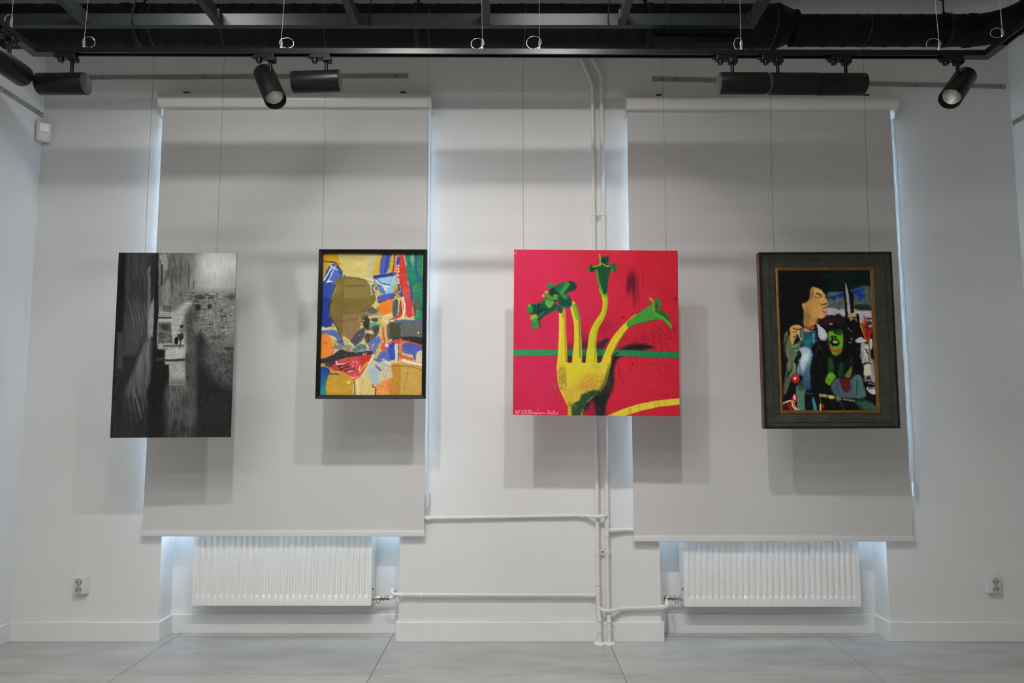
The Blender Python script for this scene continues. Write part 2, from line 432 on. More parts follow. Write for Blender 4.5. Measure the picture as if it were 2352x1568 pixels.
r1 = riser('left white heating riser pipe with tees to both radiator valves', x1p, [(x1p, yp, pa.z - 0.02), (x1p - 0.062, yp, pb.z + 0.01), (x1p - 0.062, yp, zt)], None)
pa2 = at(1381, 168, yp); pb2 = at(1359, 134, yp)
r2 = riser('right white heating riser pipe with branches running behind the two blinds', x2p, [(x2p, yp, pa2.z - 0.01), (x2p - 0.062, yp, pb2.z + 0.02), (x2p - 0.062, yp, zt)], None)
for py in (1340, 1352): ring((x1p, yp, at(1373, py, yp).z), (0, 0, 1), h=0.006, par=r1)
for py in (1378, 1386, 1411): ring((x1p, yp, at(1373, py, yp).z), (0, 0, 1), h=0.006, par=r1)
for z_ in (0.125, 0.070): ring((x1p + 0.004, -0.052 if z_ < .13 else yp, z_), (0, 0, 1), h=0.007, par=r1)
for py in (1170, 1196, 1203, 1229): ring((x2p, yp, at(1390, py, yp).z), (0, 0, 1), h=0.006, par=r2)
ring((x2p, yp, at(1392, 1408, yp).z), (0, 0, 1), h=0.012, par=r2, k=1.35)
for z_ in (0.118, 0.074): ring((x2p + 0.004, -0.052, z_), (0, 0, 1), h=0.007, par=r2)
ring((x1p, yp, pa.z - 0.04), (0, 0, 1), h=0.009, par=r1); ring((x1p - 0.062, yp, pb.z + 0.045), (0, 0, 1), h=0.009, par=r1)
ring((x2p, yp, pa2.z - 0.03), (0, 0, 1), h=0.009, par=r2); ring((x2p - 0.062, yp, pb2.z + 0.05), (0, 0, 1), h=0.009, par=r2)
# tee bodies (thicker lengths between couplings)
z0_, z1_ = at(1373, 1386, yp).z, at(1373, 1348, yp).z
obj('tee', L([(PR * 1.12, 0), (PR * 1.12, z1_ - z0_)], (x1p, yp, z0_), n=16), M['pipe'], r1, smooth=True)
z0_, z1_ = at(1391, 1231, yp).z, at(1391, 1196, yp).z
obj('tee', L([(PR * 1.15, 0), (PR * 1.15, z1_ - z0_)], (x2p, yp, z0_), n=16), M['pipe'], r2, smooth=True)
# branches
za, zb = at(1385, 1183, yp).z, at(1000, 1191, yp).z
obj('branch_pipe', T(bend([(x2p, yp - 0.004, za), (x2p - 0.018, yp - 0.030, za), (x1p - 0.012, yp - 0.032, za - 0.003), (x1p - 0.075, yp + 0.010, za - 0.001), (-0.60, yp + 0.012, zb), (-0.66, 0.05, zb), (-0.70, 0.07, zb)], 0.02, 4), PR * 0.95, 14), M['pipe'], r2, smooth=True)
ring((x1p - 0.085, yp + 0.010, za - 0.002), (1, 0, 0), par=r2, h=0.012)
ring((-0.46, yp + 0.012, zb), (1, 0, 0), par=r2, h=0.008)
zc_ = at(1430, 1217, yp).z
obj('branch_pipe', T(bend([(x2p, yp, zc_), (x2p + 0.05, yp, zc_), (x2p + 0.10, yp + 0.012, zc_), (0.83, yp + 0.012, zc_), (0.87, 0.06, zc_), (0.92, 0.07, zc_)], 0.03, 4), PR * 0.92, 14), M['pipe'], r2, smooth=True)
ring((x2p + 0.030, yp, zc_), (1, 0, 0), par=r2, h=0.012)
zd = at(1200, 1366, yp).z
obj('branch_pipe', T(bend([(x1p, yp, zd), (-0.625, yp, zd + 0.002), (-0.652, yp + 0.004, zd + 0.004), (-0.655, yp + 0.010, zd + 0.022), (-0.652, 0.02, zd + 0.016), (-0.650, 0.068, zd - 0.03), (-0.665, 0.07, 0.213), (-0.690, 0.07, 0.212)], 0.016, 4), PR * 0.92, 14), M['pipe'], r1, smooth=True)
ring((x1p - 0.026, yp, zd), (1, 0, 0), par=r1, h=0.012)
ring((-0.600, yp, zd), (1, 0, 0), par=r1, h=0.008)
cl = obj('pipe_clamp', L([(PR * 1.25, -0.006), (PR * 1.25, 0.006)], (-0.495, yp, zd), (1, 0, 0), n=14), M['pipe'], r1)
obj('clamp_stem', B(-0.500, -0.490, yp, -0.001, zd - 0.018, zd - 0.012), M['pipe'], cl)
ze = at(1385, 1398, yp).z
obj('branch_pipe', T(bend([(x1p, yp, ze + 0.008), (x1p + 0.020, yp - 0.028, ze), (x2p + 0.012, yp - 0.030, ze - 0.004), (x2p + 0.07, yp, ze + 0.004), (0.825, yp, ze + 0.008), (0.850, yp + 0.02, ze + 0.010), (0.862, 0.06, ze + 0.02), (0.862, 0.07, 0.21)], 0.02, 4), PR * 0.92, 14), M['pipe'], r1, smooth=True)
ring((x2p + 0.085, yp, ze + 0.004), (1, 0, 0), par=r1, h=0.012)
ring((0.815, yp, ze + 0.008), (1, 0, 0), par=r1, h=0.010)
obj('valve_elbow', T(bend([(0.862, 0.07, 0.196), (0.862, 0.07, 0.212), (0.875, 0.07, 0.212)], 0.012, 4), 0.0145, 12), M['brass'], rr, smooth=True)
# pipe clamps holding both risers
for py in (492, 1267):
    zq = at(1380, py, yp).z
    for xq, rq in ((x1p, r1), (x2p, r2)):
        c = obj('pipe_clamp', L([(PR * 1.3, -0.007), (PR * 1.3, 0.007)], (xq, yp, zq), n=16), M['pipe'], rq)
        for s in (-1, 1): obj('clamp_lug', B(xq + s * PR * 1.2 - 0.004, xq + s * PR * 1.2 + 0.004, yp - 0.004, yp + 0.004, zq - 0.009, zq + 0.009, bevel=0.001), M['pipe'], c)
        obj('clamp_stem', T([(xq, yp + 0.009, zq), (xq, -0.001, zq)], 0.004, 8), M['nickel'], c)
    obj('clamp_bridge', B(x1p + PR, x2p - PR, yp - 0.003, yp + 0.003, zq - 0.005, zq + 0.005), M['nickel'], r2)

# ------------------------------------------------------------------ old mounting rails on the walls
def wall_rail(label, p0, p1, nrm, holes):
    p0, p1 = Vector(p0), Vector(p1); t = thing('wall_rail', label, 'rail', tuple((p0 + p1) / 2), group='grey mounting rails on the walls')
    d = (p1 - p0).normalized(); nrm = Vector(nrm); up = Vector((0, 0, 1))
    bm = bmesh.new(); hh, th = 0.0125, 0.009
    prof = [(-hh, 0), (-hh, th), (-hh + 0.004, th), (-hh + 0.005, th * 0.6), (hh - 0.005, th * 0.6), (hh - 0.004, th), (hh, th), (hh, 0)]
    rings = [[bm.verts.new(p + up * a + nrm * b) for a, b in prof] for p in (p0, p1)]
    n = len(prof)
    for k in range(n): bm.faces.new((rings[0][k], rings[0][(k + 1) % n], rings[1][(k + 1) % n], rings[1][k]))
    bm.faces.new(rings[0]); bm.faces.new(list(reversed(rings[1])))
    obj('profile', bm, M['rail'], t)
    for h in holes:
        p = p0 + (p1 - p0) * h
        obj('screw', L([(0.005, 0), (0.005, 0.001), (0.003, 0.0025)], p + nrm * th * 0.6, nrm, n=10), M['dark'], t)
    return t
wall_rail('grey mounting rail high on the wall above the left blind', (-2.62, 0, 3.205), (-0.612, 0, 3.217), (0, -1, 0), (0.04, 0.1, 0.185, 0.4, 0.6, 0.8, 0.965))
wall_rail('grey mounting rail high on the wall above the right blind', (0.825, 0, 3.198), (2.905, 0, 3.150), (0, -1, 0), (0.03, 0.065, 0.1, 0.35, 0.6, 0.75, 0.985))
pl = atx(0, 201, XL); ph = atx(106, 271, XL)
wall_rail('grey mounting rail on the left side wall ending at the motion sensor', (XL, -3.2, pl.z), (XL, -0.012, ph.z), (1, 0, 0), (0.3, 0.6, 0.9, 0.985))
pq = atx(2325, 285, XR)
wall_rail('grey mounting rail on the right side wall beside the corner', (XR, -3.2, pq.z), (XR, -0.015, pq.z), (-1, 0, 0), (0.3, 0.6, 0.9, 0.985))

# ------------------------------------------------------------------ motion sensor in the left corner
ps = at(108, 301, -0.05)
t = thing('motion_sensor', 'white motion sensor box mounted in the upper left corner', 'sensor', (XL + 0.032, -0.036, ps.z), (0, 0, math.radians(38)))
obj('housing', B(-0.038, 0.038, -0.022, 0.026, -0.058, 0.058, bevel=0.009, seg=3), M['plastic'], t, smooth=True, local=True)
obj('lens_window', B(-0.026, 0.026, -0.026, -0.018, -0.006, 0.044, bevel=0.003), mat('sensor_lens', (0.70, 0.70, 0.68), 0.25), t, local=True)
obj('lower_cover', B(-0.026, 0.026, -0.025, -0.018, -0.046, -0.009, bevel=0.003), M['plastic'], t, local=True)

# ------------------------------------------------------------------ double sockets
def socket(label, px, py):
    p = at(px, py, 0)
    t = thing('double_socket', label, 'socket', (p.x, 0, p.z), group='white double wall sockets')
    obj('back_box', B(-0.033, 0.033, -0.034, 0.0, -0.048, 0.048, bevel=0.004), M['plastic'], t, local=True)
    obj('front_plate', B(-0.030, 0.030, -0.044, -0.034, -0.046, 0.046, bevel=0.006, seg=3), M['plastic'], t, smooth=True, local=True)
    for zz in (0.021, -0.021):
        s = obj('socket_well', L([(0.0195, 0.0475), (0.0205, 0.0475), (0.0205, 0.040), (0.0195, 0.040)], (0, 0, zz), (0, -1, 0), n=24, cap0=False, cap1=False), M['plastic'], t, local=True)
        obj('well_face', L([(0.0195, 0.0445), (0.001, 0.0447)], (0, 0, zz), (0, -1, 0), n=24), M['socket'], s, local=True)
        for hx in (-0.0095, 0.0095):
            obj('pin_hole', L([(0.0034, 0.0447), (0.0034, 0.0456)], (hx, 0, zz - 0.001), (0, -1, 0), n=10), M['hole'], s, local=True)
        obj('earth_pin', L([(0.0034, 0.0445), (0.0030, 0.052)], (0, 0, zz + (0.0105 if zz < 0 else -0.0105)), (0, -1, 0), n=10), M['nickel'], s, local=True)
    return t
socket('white double wall socket low on the wall left of the left radiator', 192, 1341)
socket('white double wall socket low on the wall right of the right radiator', 2275, 1339)

# ------------------------------------------------------------------ ventilation duct under the ceiling
DY = -0.47
RB, RS = 0.110, 0.080
ZB, ZS = 3.262, 3.240
xr0, xr1 = at(1783, 60, DY).x, at(1818, 60, DY).x      # reducer
xe = at(2228, 70, DY).x                                # start of the elbow
duct = thing('ventilation_duct', 'black spiral ventilation duct running under the ceiling and turning forward', 'duct', (0, DY, ZB))
def spiral_seam(x0, x1, zc, r, name, pitch=0.107):
    """duct length with a raised spiral seam: one mesh, rings sheared along the helix"""
    bm = bmesh.new(); n = 48
    rows = []
    prof = [(0.0, r), (0.42, r), (0.455, r + 0.0018), (0.545, r + 0.0018), (0.58, r)]
    k0 = math.floor((x0) / pitch) - 1; k1 = math.ceil((x1) / pitch) + 1
    for k in range(k0, k1 + 1):
        for f_, rr_ in prof: rows.append(((k + f_) * pitch, rr_))
    V = []
    for (x, rr_) in rows:
        V.append([bm.verts.new((min(max(x + pitch * j / n, x0), x1), DY + rr_ * math.sin(2 * math.pi * j / n), zc + rr_ * math.cos(2 * math.pi * j / n))) for j in range(n + 1)])
    for a, c in zip(V, V[1:]):
        for j in range(n):
            try: bm.faces.new((a[j], a[j + 1], c[j + 1], c[j]))
            except ValueError: pass
    bmesh.ops.remove_doubles(bm, verts=bm.verts, dist=1e-5)
    bmesh.ops.dissolve_degenerate(bm, edges=bm.edges, dist=1e-5)
    return obj(name, bm, M['duct'], duct, smooth=True, autosharp=0.9)
spiral_seam(XL, xr0, ZB, RB, 'wide_section')
spiral_seam(xr1, xe, ZS, RS, 'narrow_section', 0.11)
obj('reducer', L([(RB + 0.004, -0.012), (RB + 0.004, 0.004), (RB + 0.001, 0.006), (RS + 0.001, xr1 - xr0), (RS + 0.004, xr1 - xr0 + 0.002), (RS + 0.004, xr1 - xr0 + 0.02)], (xr0, DY, ZB), (1, 0, (ZS - ZB) / (xr1 - xr0) * 0.0), n=40, cap0=False, cap1=False), M['duct'], duct, smooth=True)
# elbow: swept quarter circle toward the room, then a straight run
RE = 0.20
ep = [(xe + RE * math.sin(a), DY - RE * (1 - math.cos(a)), ZS) for a in [math.pi / 2 * k / 12 for k in range(13)]]
obj('elbow', T(ep, RS + 0.001, 40, caps=False), M['duct'], duct, smooth=True)
for p, ax in ((ep[0], (1, 0, 0)), (ep[-1], (0, -1, 0))):
    obj('elbow_collar', L([(RS + 0.001, -0.02), (RS + 0.005, -0.018), (RS + 0.005, 0.01), (RS + 0.001, 0.012)], p, ax, n=40, cap0=False, cap1=False), M['duct'], duct, smooth=True)
bm = bmesh.new()
ys = []; y = ep[-1][1]; rows = []
while y > -3.6:
    for f_, rr_ in ((0, RS), (0.045, RS), (0.049, RS + 0.0018), (0.058, RS + 0.0018), (0.062, RS)): rows.append((rr_, (ep[-1][1] - y) + f_))
    y -= 0.11
lathe(bm, rows, ep[-1], (0, -1, 0), n=40)
obj('forward_section', bm, M['duct'], duct, smooth=True, autosharp=0.9)
# joints on the wide section and hangers with ceiling rosettes
for px in (300, 965, 1487):
    xq = at(px, 40, DY).x
    obj('joint_band', L([(RB + 0.001, -0.02), (RB + 0.0055, -0.018), (RB + 0.0055, 0.018), (RB + 0.001, 0.02)], (xq, DY, ZB), (1, 0, 0), n=40, cap0=False, cap1=False), M['duct'], duct, smooth=True)
def hanger(px, r, zc):
    xq = at(px, 40, DY).x
    b_ = obj('hanger_band', L([(r + 0.0035, -0.012), (r + 0.006, -0.011), (r + 0.006, 0.011), (r + 0.0035, 0.012)], (xq, DY, zc), (1, 0, 0), n=40, cap0=False, cap1=False), M['black'], duct, smooth=True)
    obj('hanger_rod', T([(xq, DY, zc + r), (xq, DY, ZC)], 0.004, 10), M['black'], duct)
    obj('hanger_nut', L([(0.009, 0), (0.009, 0.018)], (xq, DY, zc + r + 0.004), n=6), M['black'], duct)
    obj('ceiling_rosette', L([(0.016, -0.006), (0.019, -0.003), (0.019, 0.0)], (xq, DY, ZC), n=20), M['black'], duct)
hanger(2168, RS, ZS); hanger(960, RB, ZB); hanger(1483, RB, ZB); hanger(330, RB, ZB)
# flat black cable channel hung in front of the wide section
cc = thing('cable_channel', 'flat black cable channel hidden behind the front lighting track', 'channel', (at(1600, 90, -0.9).x, -0.72, 3.05))
xa, xb = at(1503, 90, -0.72).x, at(1690, 90, -0.72).x
za_, zb_ = at(1503, 104, -0.72).z, at(1503, 86, -0.72).z
obj('channel_body', B(xa, xb, -0.75, -0.69, za_, zb_, bevel=0.003), M['duct'], cc)
obj('channel_lid', B(xa - 0.008, xb + 0.004, -0.756, -0.684, zb_, zb_ + 0.006, bevel=0.001), M['black'], cc)
for xq in (xa + 0.06, xb - 0.06): obj('channel_hanger', T([(xq, -0.72, zb_), (xq, -0.72, ZC)], 0.002, 8), M['black'], cc)

# ------------------------------------------------------------------ hanging steel frame (grid of beams)
BY = -0.80
gz1 = at(1176, 31, BY).z; gz0 = at(1176, 57, BY).z
fr = thing('hanging_frame', 'slate grey steel ladder frame suspended below the ceiling', 'frame', (0, BY, gz0))
gx1 = at(1738, 62, BY).x
gx0 = XL + 0.02
def c_beam(name, x0, x1, y, s):
    """channel beam along x, open to the side s (-1: toward the camera)"""
    bm = bmesh.new(); tkn = 0.004; wd = 0.034
    prof = [(0, gz0), (0, gz1), (s * wd, gz1), (s * wd, gz1 - tkn), (s * tkn, gz1 - tkn), (s * tkn, gz0 + tkn), (s * wd, gz0 + tkn), (s * wd, gz0)]
    prof = [(y + a, b) for a, b in prof]
    rings = [[bm.verts.new((x, a, b)) for a, b in prof] for x in (x0, x1)]
    n = len(prof)
    for k in range(n): bm.faces.new((rings[0][k], rings[0][(k + 1) % n], rings[1][(k + 1) % n], rings[1][k]))
    bm.faces.new(rings[0]); bm.faces.new(list(reversed(rings[1])))
    return obj(name, bm, M['steel'], fr)
c_beam('long_beam', gx0, gx1, BY, 1)
c_beam('long_beam', gx0, gx1, -3.40, -1)
cross_px = [-110, 195, 500, 815, 1118, 1430, 1728]
for px in cross_px:
    xq = at(px, 55, BY).x
    if xq < gx0 + 0.03: xq = gx0 + 0.02
    obj('cross_beam', B(xq - 0.017, xq + 0.017, -3.40, BY - 0.001, gz0, gz1, bevel=0.002), M['steel'], fr)
    obj('corner_gusset', B(xq + (0.018 if px < 1100 else -0.024), xq + (0.024 if px < 1100 else -0.018), BY - 0.05, BY, gz0 + 0.006, gz1 - 0.006), M['steel'], fr)
for px in (795, 1723):
    q = at(px, 58, BY - 0.002)
    obj('bolt', L([(0.006, 0), (0.006, 0.005)], (q.x + 0.03, BY - 0.001, gz0 + 0.012), (0, -1, 0), n=6), M['chrome'], fr)
for px in (308, 850, 1398):
    xq = at(px, 40, BY).x
    obj('hanger_cord', T([(xq, BY + 0.004, gz0 - 0.004), (xq - 0.004, BY - 0.012, gz0 + 0.02), (xq - 0.003, BY - 0.010, gz1 - 0.01), (xq + 0.004, BY - 0.004, gz1 + 0.06), (xq + 0.006, BY, ZC)], 0.0030, 8), M['duct'], fr, smooth=True)

# ------------------------------------------------------------------ lighting track loop
TY = -1.35; TW, TH = 0.035, 0.021
pL = at(100, 108, TY - TW / 2); pR = at(2243, 115, TY - TW / 2)
TXL, TXR = -1.895, 1.885
zL, zR = pL.z - TH, pR.z - TH                # underside heights at the two corners
def track_z(x): return zL + (zR - zL) * (x - TXL) / (TXR - TXL)
trk = thing('lighting_track', 'black rectangular lighting track loop hanging on thin steel cables', 'track', (0, TY, track_z(0)))
TRP = [(-TW / 2, 0), (-TW / 2, TH), (TW / 2, TH), (TW / 2, 0), (0.0105, 0), (0.0105, 0.010), (0.0075, 0.010), (0.0075, 0.015), (-0.0075, 0.015), (-0.0075, 0.010), (-0.0105, 0.010), (-0.0105, 0)]
def rail(p0, p1, side):
    p0, p1, side = Vector(p0), Vector(p1), Vector(side); bm = bmesh.new()
    rings = [[bm.verts.new(p + side * a + Vector((0, 0, b))) for a, b in TRP] for p in (p0, p1)]
    n = len(TRP)
    for k in range(n): bm.faces.new((rings[0][k], rings[0][(k + 1) % n], rings[1][(k + 1) % n], rings[1][k]))
    bm.faces.new(rings[0]); bm.faces.new(list(reversed(rings[1])))
    return obj('rail', bm, M['track'], trk)
xm = at(1173, 110, TY).x
TB = -3.35
rail((TXL + 0.04, TY, track_z(TXL + .04)), (xm - 0.0006, TY, track_z(xm)), (0, 1, 0))
rail((xm + 0.0006, TY, track_z(xm)), (TXR - 0.04, TY, track_z(TXR - .04)), (0, 1, 0))
rail((TXL, TB + 0.04, zL), (TXL, TY - 0.04, zL), (1, 0, 0))
rail((TXR, TB + 0.04, zR), (TXR, TY - 0.04, zR), (1, 0, 0))
rail((TXL + 0.04, TB, zL), (TXR - 0.04, TB, zR), (0, 1, 0))
for (cx_, cy_, cz_, sx, sy) in ((TXL, TY, zL, 1, -1), (TXR, TY, zR, -1, -1), (TXL, TB, zL, 1, 1), (TXR, TB, zR, -1, 1)):
    bm = bmesh.new(); h_ = TW / 2 + 0.001
    pts = [(-h_, -h_), (0.10, -h_), (0.10, h_), (h_, h_), (h_, 0.10), (-h_, 0.10)]
    rings = [[bm.verts.new((cx_ + sx * a, cy_ + sy * b, z)) for a, b in pts] for z in (cz_ - 0.001, cz_ + TH + 0.001)]
    for k in range(6): bm.faces.new((rings[0][k], rings[0][(k + 1) % 6], rings[1][(k + 1) % 6], rings[1][k]))
    bm.faces.new(rings[0]); bm.faces.new(list(reversed(rings[1])))
    obj('corner_connector', bm, M['track'], trk)
rnd = random.Random(4)
def cable(x, y, z, lean, side, rx, rz):
    """steel suspension cable, gripper and the coiled spare end"""
    top = ZC
    gx = Vector((x, y, z + TH))
    c = obj('suspension_cable', T([gx + Vector((0, 0, 0.046)), Vector((x + lean * 0.5, y, z + 0.35)), Vector((x + lean, y, top))], 0.0008, 8), M['wire'], trk, smooth=True)
    obj('gripper', L([(0.0052, 0.0), (0.0055, 0.004), (0.0055, 0.034), (0.0036, 0.041), (0.0014, 0.048)], gx, n=14), M['chrome'], c, smooth=True)
    pts = []
    for k in range(27):
        a = math.pi * 2 * k / 22 + 0.3
        pts.append(gx + Vector((side * (rx * 0.9 + rx * math.cos(a)) - side * 0.004, 0.004 * math.sin(a * 1.3) + 0.0016 * k / 10, rz * 1.0 + rz * math.sin(a) + 0.009)))
    obj('spare_coil', T(pts, 0.0010, 6), M['wire'], c, smooth=True)
    obj('ceiling_anchor', L([(0.008, -0.012), (0.010, 0)], (x + lean, y, top), n=12), M['chrome'], c)
for px, lean, side, rx, rz in ((193, 0.02, 1, 0.023, 0.023), (646, 0.022, 1, 0.027, 0.022), (1108, -0.012, -1, 0.026, 0.022), (1239, 0.0, -1, 0.029, 0.027), (1702, 0.004, -1, 0.016, 0.025), (2157, -0.018, -1, 0.027, 0.025)):
    xq = at(px, 100, TY).x
    cable(xq, TY, track_z(xq), lean, side, rx, rz)
ql = atx(26, 52, TXL); cable(TXL, ql.y, zL, 0.01, -1, 0.018, 0.028)
qr = atx(2302, 70, TXR); cable(TXR, qr.y, zR, -0.006, -1, 0.024, 0.020)

# ------------------------------------------------------------------ track spotlights
BR, BL = 0.0425, 0.186
def spot(label, xq, yq, zq, rail_dir, stem_len, axis, back):
    """adapter under the rail at (xq, yq, zq); body axis points to the lens, 'back' = distance from the stem to the rear end"""
    t = thing('track_spotlight', label, 'spotlight', (xq, yq, zq), group='black cylindrical track spotlights')
    rd = Vector(rail_dir).normalized(); sd = Vector((0, 0, 1)).cross(rd)
    def lb(a0, a1, b0, b1, c0, c1, bev):
        bm = B(a0, a1, b0, b1, c0, c1, bevel=bev)
        for v in bm.verts: v.co = rd * v.co.x + sd * v.co.y + Vector((0, 0, v.co.z))
        return bm
    ad = obj('adapter', lb(-0.064, 0.016, -0.0155, 0.0155, -0.018, 0.006, 0.003), M['blackplastic'], t, local=True)
    obj('adapter_head', lb(-0.012, 0.020, -0.0165, 0.0165, -0.030, -0.010, 0.003), M['blackplastic'], ad, local=True)
    obj('phase_dial', L([(0.0, -0.032), (0.010, -0.032), (0.0115, -0.026), (0.0115, -0.014)], rd * -0.046, (0, 0, 1), n=18, cap0=False), M['blackplastic'], ad, smooth=True, local=True)
    obj('release_lever', lb(-0.076, -0.060, -0.008, 0.008, -0.012, -0.004, 0.002), M['blackplastic'], ad, local=True)
    ax = Vector(axis).normalized()
    jz = -0.026 - stem_len
    obj('stem', T([(0, 0, -0.026), (0, 0, jz - 0.012)], 0.0068, 14), M['black'], t, smooth=True, local=True)
    obj('stem_collar', L([(0.0085, -0.034), (0.0105, -0.028), (0.0105, -0.024)], n=16), M['black'], t, smooth=True, local=True)
    # the joint sits at the upper side of the tube
    upv = Vector((0, 0, 1)) - ax * ax.z
    upv = upv.normalized() if upv.length > 0.2 else Vector((0, -1, 0))
    c0 = Vector((0, 0, jz)) - upv * BR * 0.98 - ax * back
    n = 40
    body = obj('body', L([(BR - 0.003, 0.0), (BR - 0.0008, 0.0008), (BR, 0.003), (BR, BL - 0.002), (BR - 0.0006, BL), (BR - 0.0025, BL), (BR - 0.003, BL - 0.03)], c0, ax, n=n, cap0=False, cap1=False), M['black'], t, smooth=True, local=True)
    obj('rear_cap', L([(BR - 0.003, 0.0002), (BR - 0.006, -0.001), (0.0005, -0.001)], c0, ax, n=n, cap0=False), M['dark'], body, smooth=True, local=True)
    obj('antiglare_ring', L([(BR - 0.003, BL - 0.006), (BR - 0.0075, BL - 0.026), (BR - 0.008, BL - 0.028)], c0, ax, n=n, cap0=False, cap1=False), M['blackplastic'], body, smooth=True, local=True)
    # faceted reflector bowl: alternate rings give it the scaled look
    bm = bmesh.new(); u = ax.orthogonal().normalized(); v = ax.cross(u); rows = 11; nn = 32
    R0 = BR - 0.008; V = []
    for k in range(rows + 1):
        f_ = k / rows; r = R0 * (1 - 0.93 * f_); h = BL - 0.025 - 0.016 * (1 - (1 - f_) ** 2)
        V.append([bm.verts.new(c0 + ax * h + (u * math.cos(2 * math.pi * (j + 0.5 * (k % 2)) / nn) + v * math.sin(2 * math.pi * (j + 0.5 * (k % 2)) / nn)) * r) for j in range(nn)])
    for k in range(rows):
        for j in range(nn):
            bm.faces.new((V[k][j], V[k][(j + 1) % nn], V[k + 1][(j + (1 if k % 2 else 0)) % nn])) if k % 2 == 0 else bm.faces.new((V[k][j], V[k + 1][(j + 1) % nn], V[k + 1][j]))
            if k % 2 == 0: bm.faces.new((V[k][(j + 1) % nn], V[k + 1][(j + 1) % nn], V[k + 1][j]))
            else: bm.faces.new((V[k][j], V[k][(j + 1) % nn], V[k + 1][(j + 1) % nn]))
    rf = obj('reflector', bm, M['reflector'], body, local=True)
    obj('led_chip', L([(0.0028, 0), (0.0028, 0.002)], c0 + ax * (BL - 0.0415), ax, n=16), mat('led_phosphor', (0.75, 0.70, 0.45), 0.5) if 'led' not in M else M['led'], body, local=True)
    return t
M['led'] = mat('led_phosphor', (0.75, 0.70, 0.45), 0.5)
def fspot(label, px, py_c, axis, back, stem_len=None, flip=1):
    xq = at(px, 130, TY).x; zq = track_z(xq)
    if stem_len is None:
        zc = at(px, py_c, TY).z
        stem_len = (zq - 0.026) - (zc + BR)
    return spot(label, xq, TY, zq, (flip, 0, 0), stem_len, axis, back)
spot('partly cropped black track spotlight on the left side rail, pointing at the window wall', TXL, -1.492, zL, (0, 1, 0), 0.052, (0, 1, 0), 0.105)
fspot('black track spotlight at the left track corner, lying level', 167, 193, (-1, 0.02, 0.0), 0.060)
fspot('black track spotlight tilted down with its lens facing the viewer, above the left blind', 622, 0, (0.42, -0.44, -0.80), 0.040, 0.036)
fspot('black track spotlight lying level beside the tilted one, above the left blind', 750, 187, (-1, 0.0, -0.035), 0.055)
fspot('level black track spotlight, leftmost of the row of three above the right blind', 1681, 192, (1, 0.0, 0.0), 0.054)
fspot('level black track spotlight, middle of the row of three above the right blind', 1785, 193, (1, 0.0, 0.0), 0.0345)
fspot('level black track spotlight, rightmost of the row of three above the right blind', 1941, 194, (-1, 0.0, 0.0), 0.071)
fspot('black track spotlight tilted down at the far right end of the track', 2198, 0, (-0.72, -0.48, -0.80), 0.040, 0.036)

# ------------------------------------------------------------------ ceiling lamps (out of the picture, they light the room; flat panels are added fill)
lamp_glow = bpy.data.materials.new('lamp_glow'); lamp_glow.use_nodes = True
nt = lamp_glow.node_tree; bb = nt.nodes['Principled BSDF']; bb.inputs['Emission Color'].default_value = (1, 0.96, 0.9, 1); bb.inputs['Emission Strength'].default_value = 4
for i, (lx, ly, lz, pw, rad, aim, cone) in enumerate(LAMPS):
    t = thing('ceiling_lamp', ['round black ceiling lamp in front of the camera, left of centre', 'round black ceiling lamp in front of the camera, right of centre'][i], 'lamp', (lx, ly, ZC), group='round black ceiling lamps')
    obj('canopy', L([(0.05, -0.012), (0.055, -0.008), (0.055, 0)], (lx, ly, ZC), n=28), M['black'], t, smooth=True)
    obj('housing', L([(0.050, -0.010), (0.050, lz - ZC - 0.0), (0.046, lz - ZC)][::1], (lx, ly, ZC), n=28, cap0=False, cap1=False), M['black'], t, smooth=True)
    obj('diffuser', L([(0.046, lz - ZC + 0.004), (0.044, lz - ZC + 0.002)], (lx, ly, ZC), n=28), lamp_glow, t)

for i, (lx, ly, sx, sy, pw) in enumerate(FILL_PANELS):  # bodies for the added fill panels, placed only to raise ambient light
    t = thing('ceiling_panel_lamp', ['flat white ceiling panel lamp at the rear left of the room', 'flat white ceiling panel lamp above the camera'][i], 'lamp', (lx, ly, ZC), group='flat ceiling panel lamps')
    obj('panel_frame', B(lx - sx / 2 - 0.02, lx + sx / 2 + 0.02, ly - sy / 2 - 0.02, ly + sy / 2 + 0.02, ZC - 0.012, ZC, bevel=0.002), M['alu'], t)
    obj('diffuser', B(lx - sx / 2, lx + sx / 2, ly - sy / 2, ly + sy / 2, ZC - 0.016, ZC - 0.011), lamp_glow, t)

for i, (lx, ly, lz, ln, pw) in enumerate(LINEAR):
    t = thing('linear_ceiling_lamp', ['short linear ceiling lamp above the left end of the track', 'longer linear ceiling lamp above the middle of the track'][i], 'lamp', (lx, ly, ZC), group='linear ceiling lamps')
    obj('housing', B(lx - ln / 2 - 0.02, lx + ln / 2 + 0.02, ly - 0.035, ly + 0.035, lz, ZC, bevel=0.004), M['alu'], t)
    obj('diffuser', B(lx - ln / 2, lx + ln / 2, ly - 0.027, ly + 0.027, lz - 0.008, lz, bevel=0.003), lamp_glow, t)

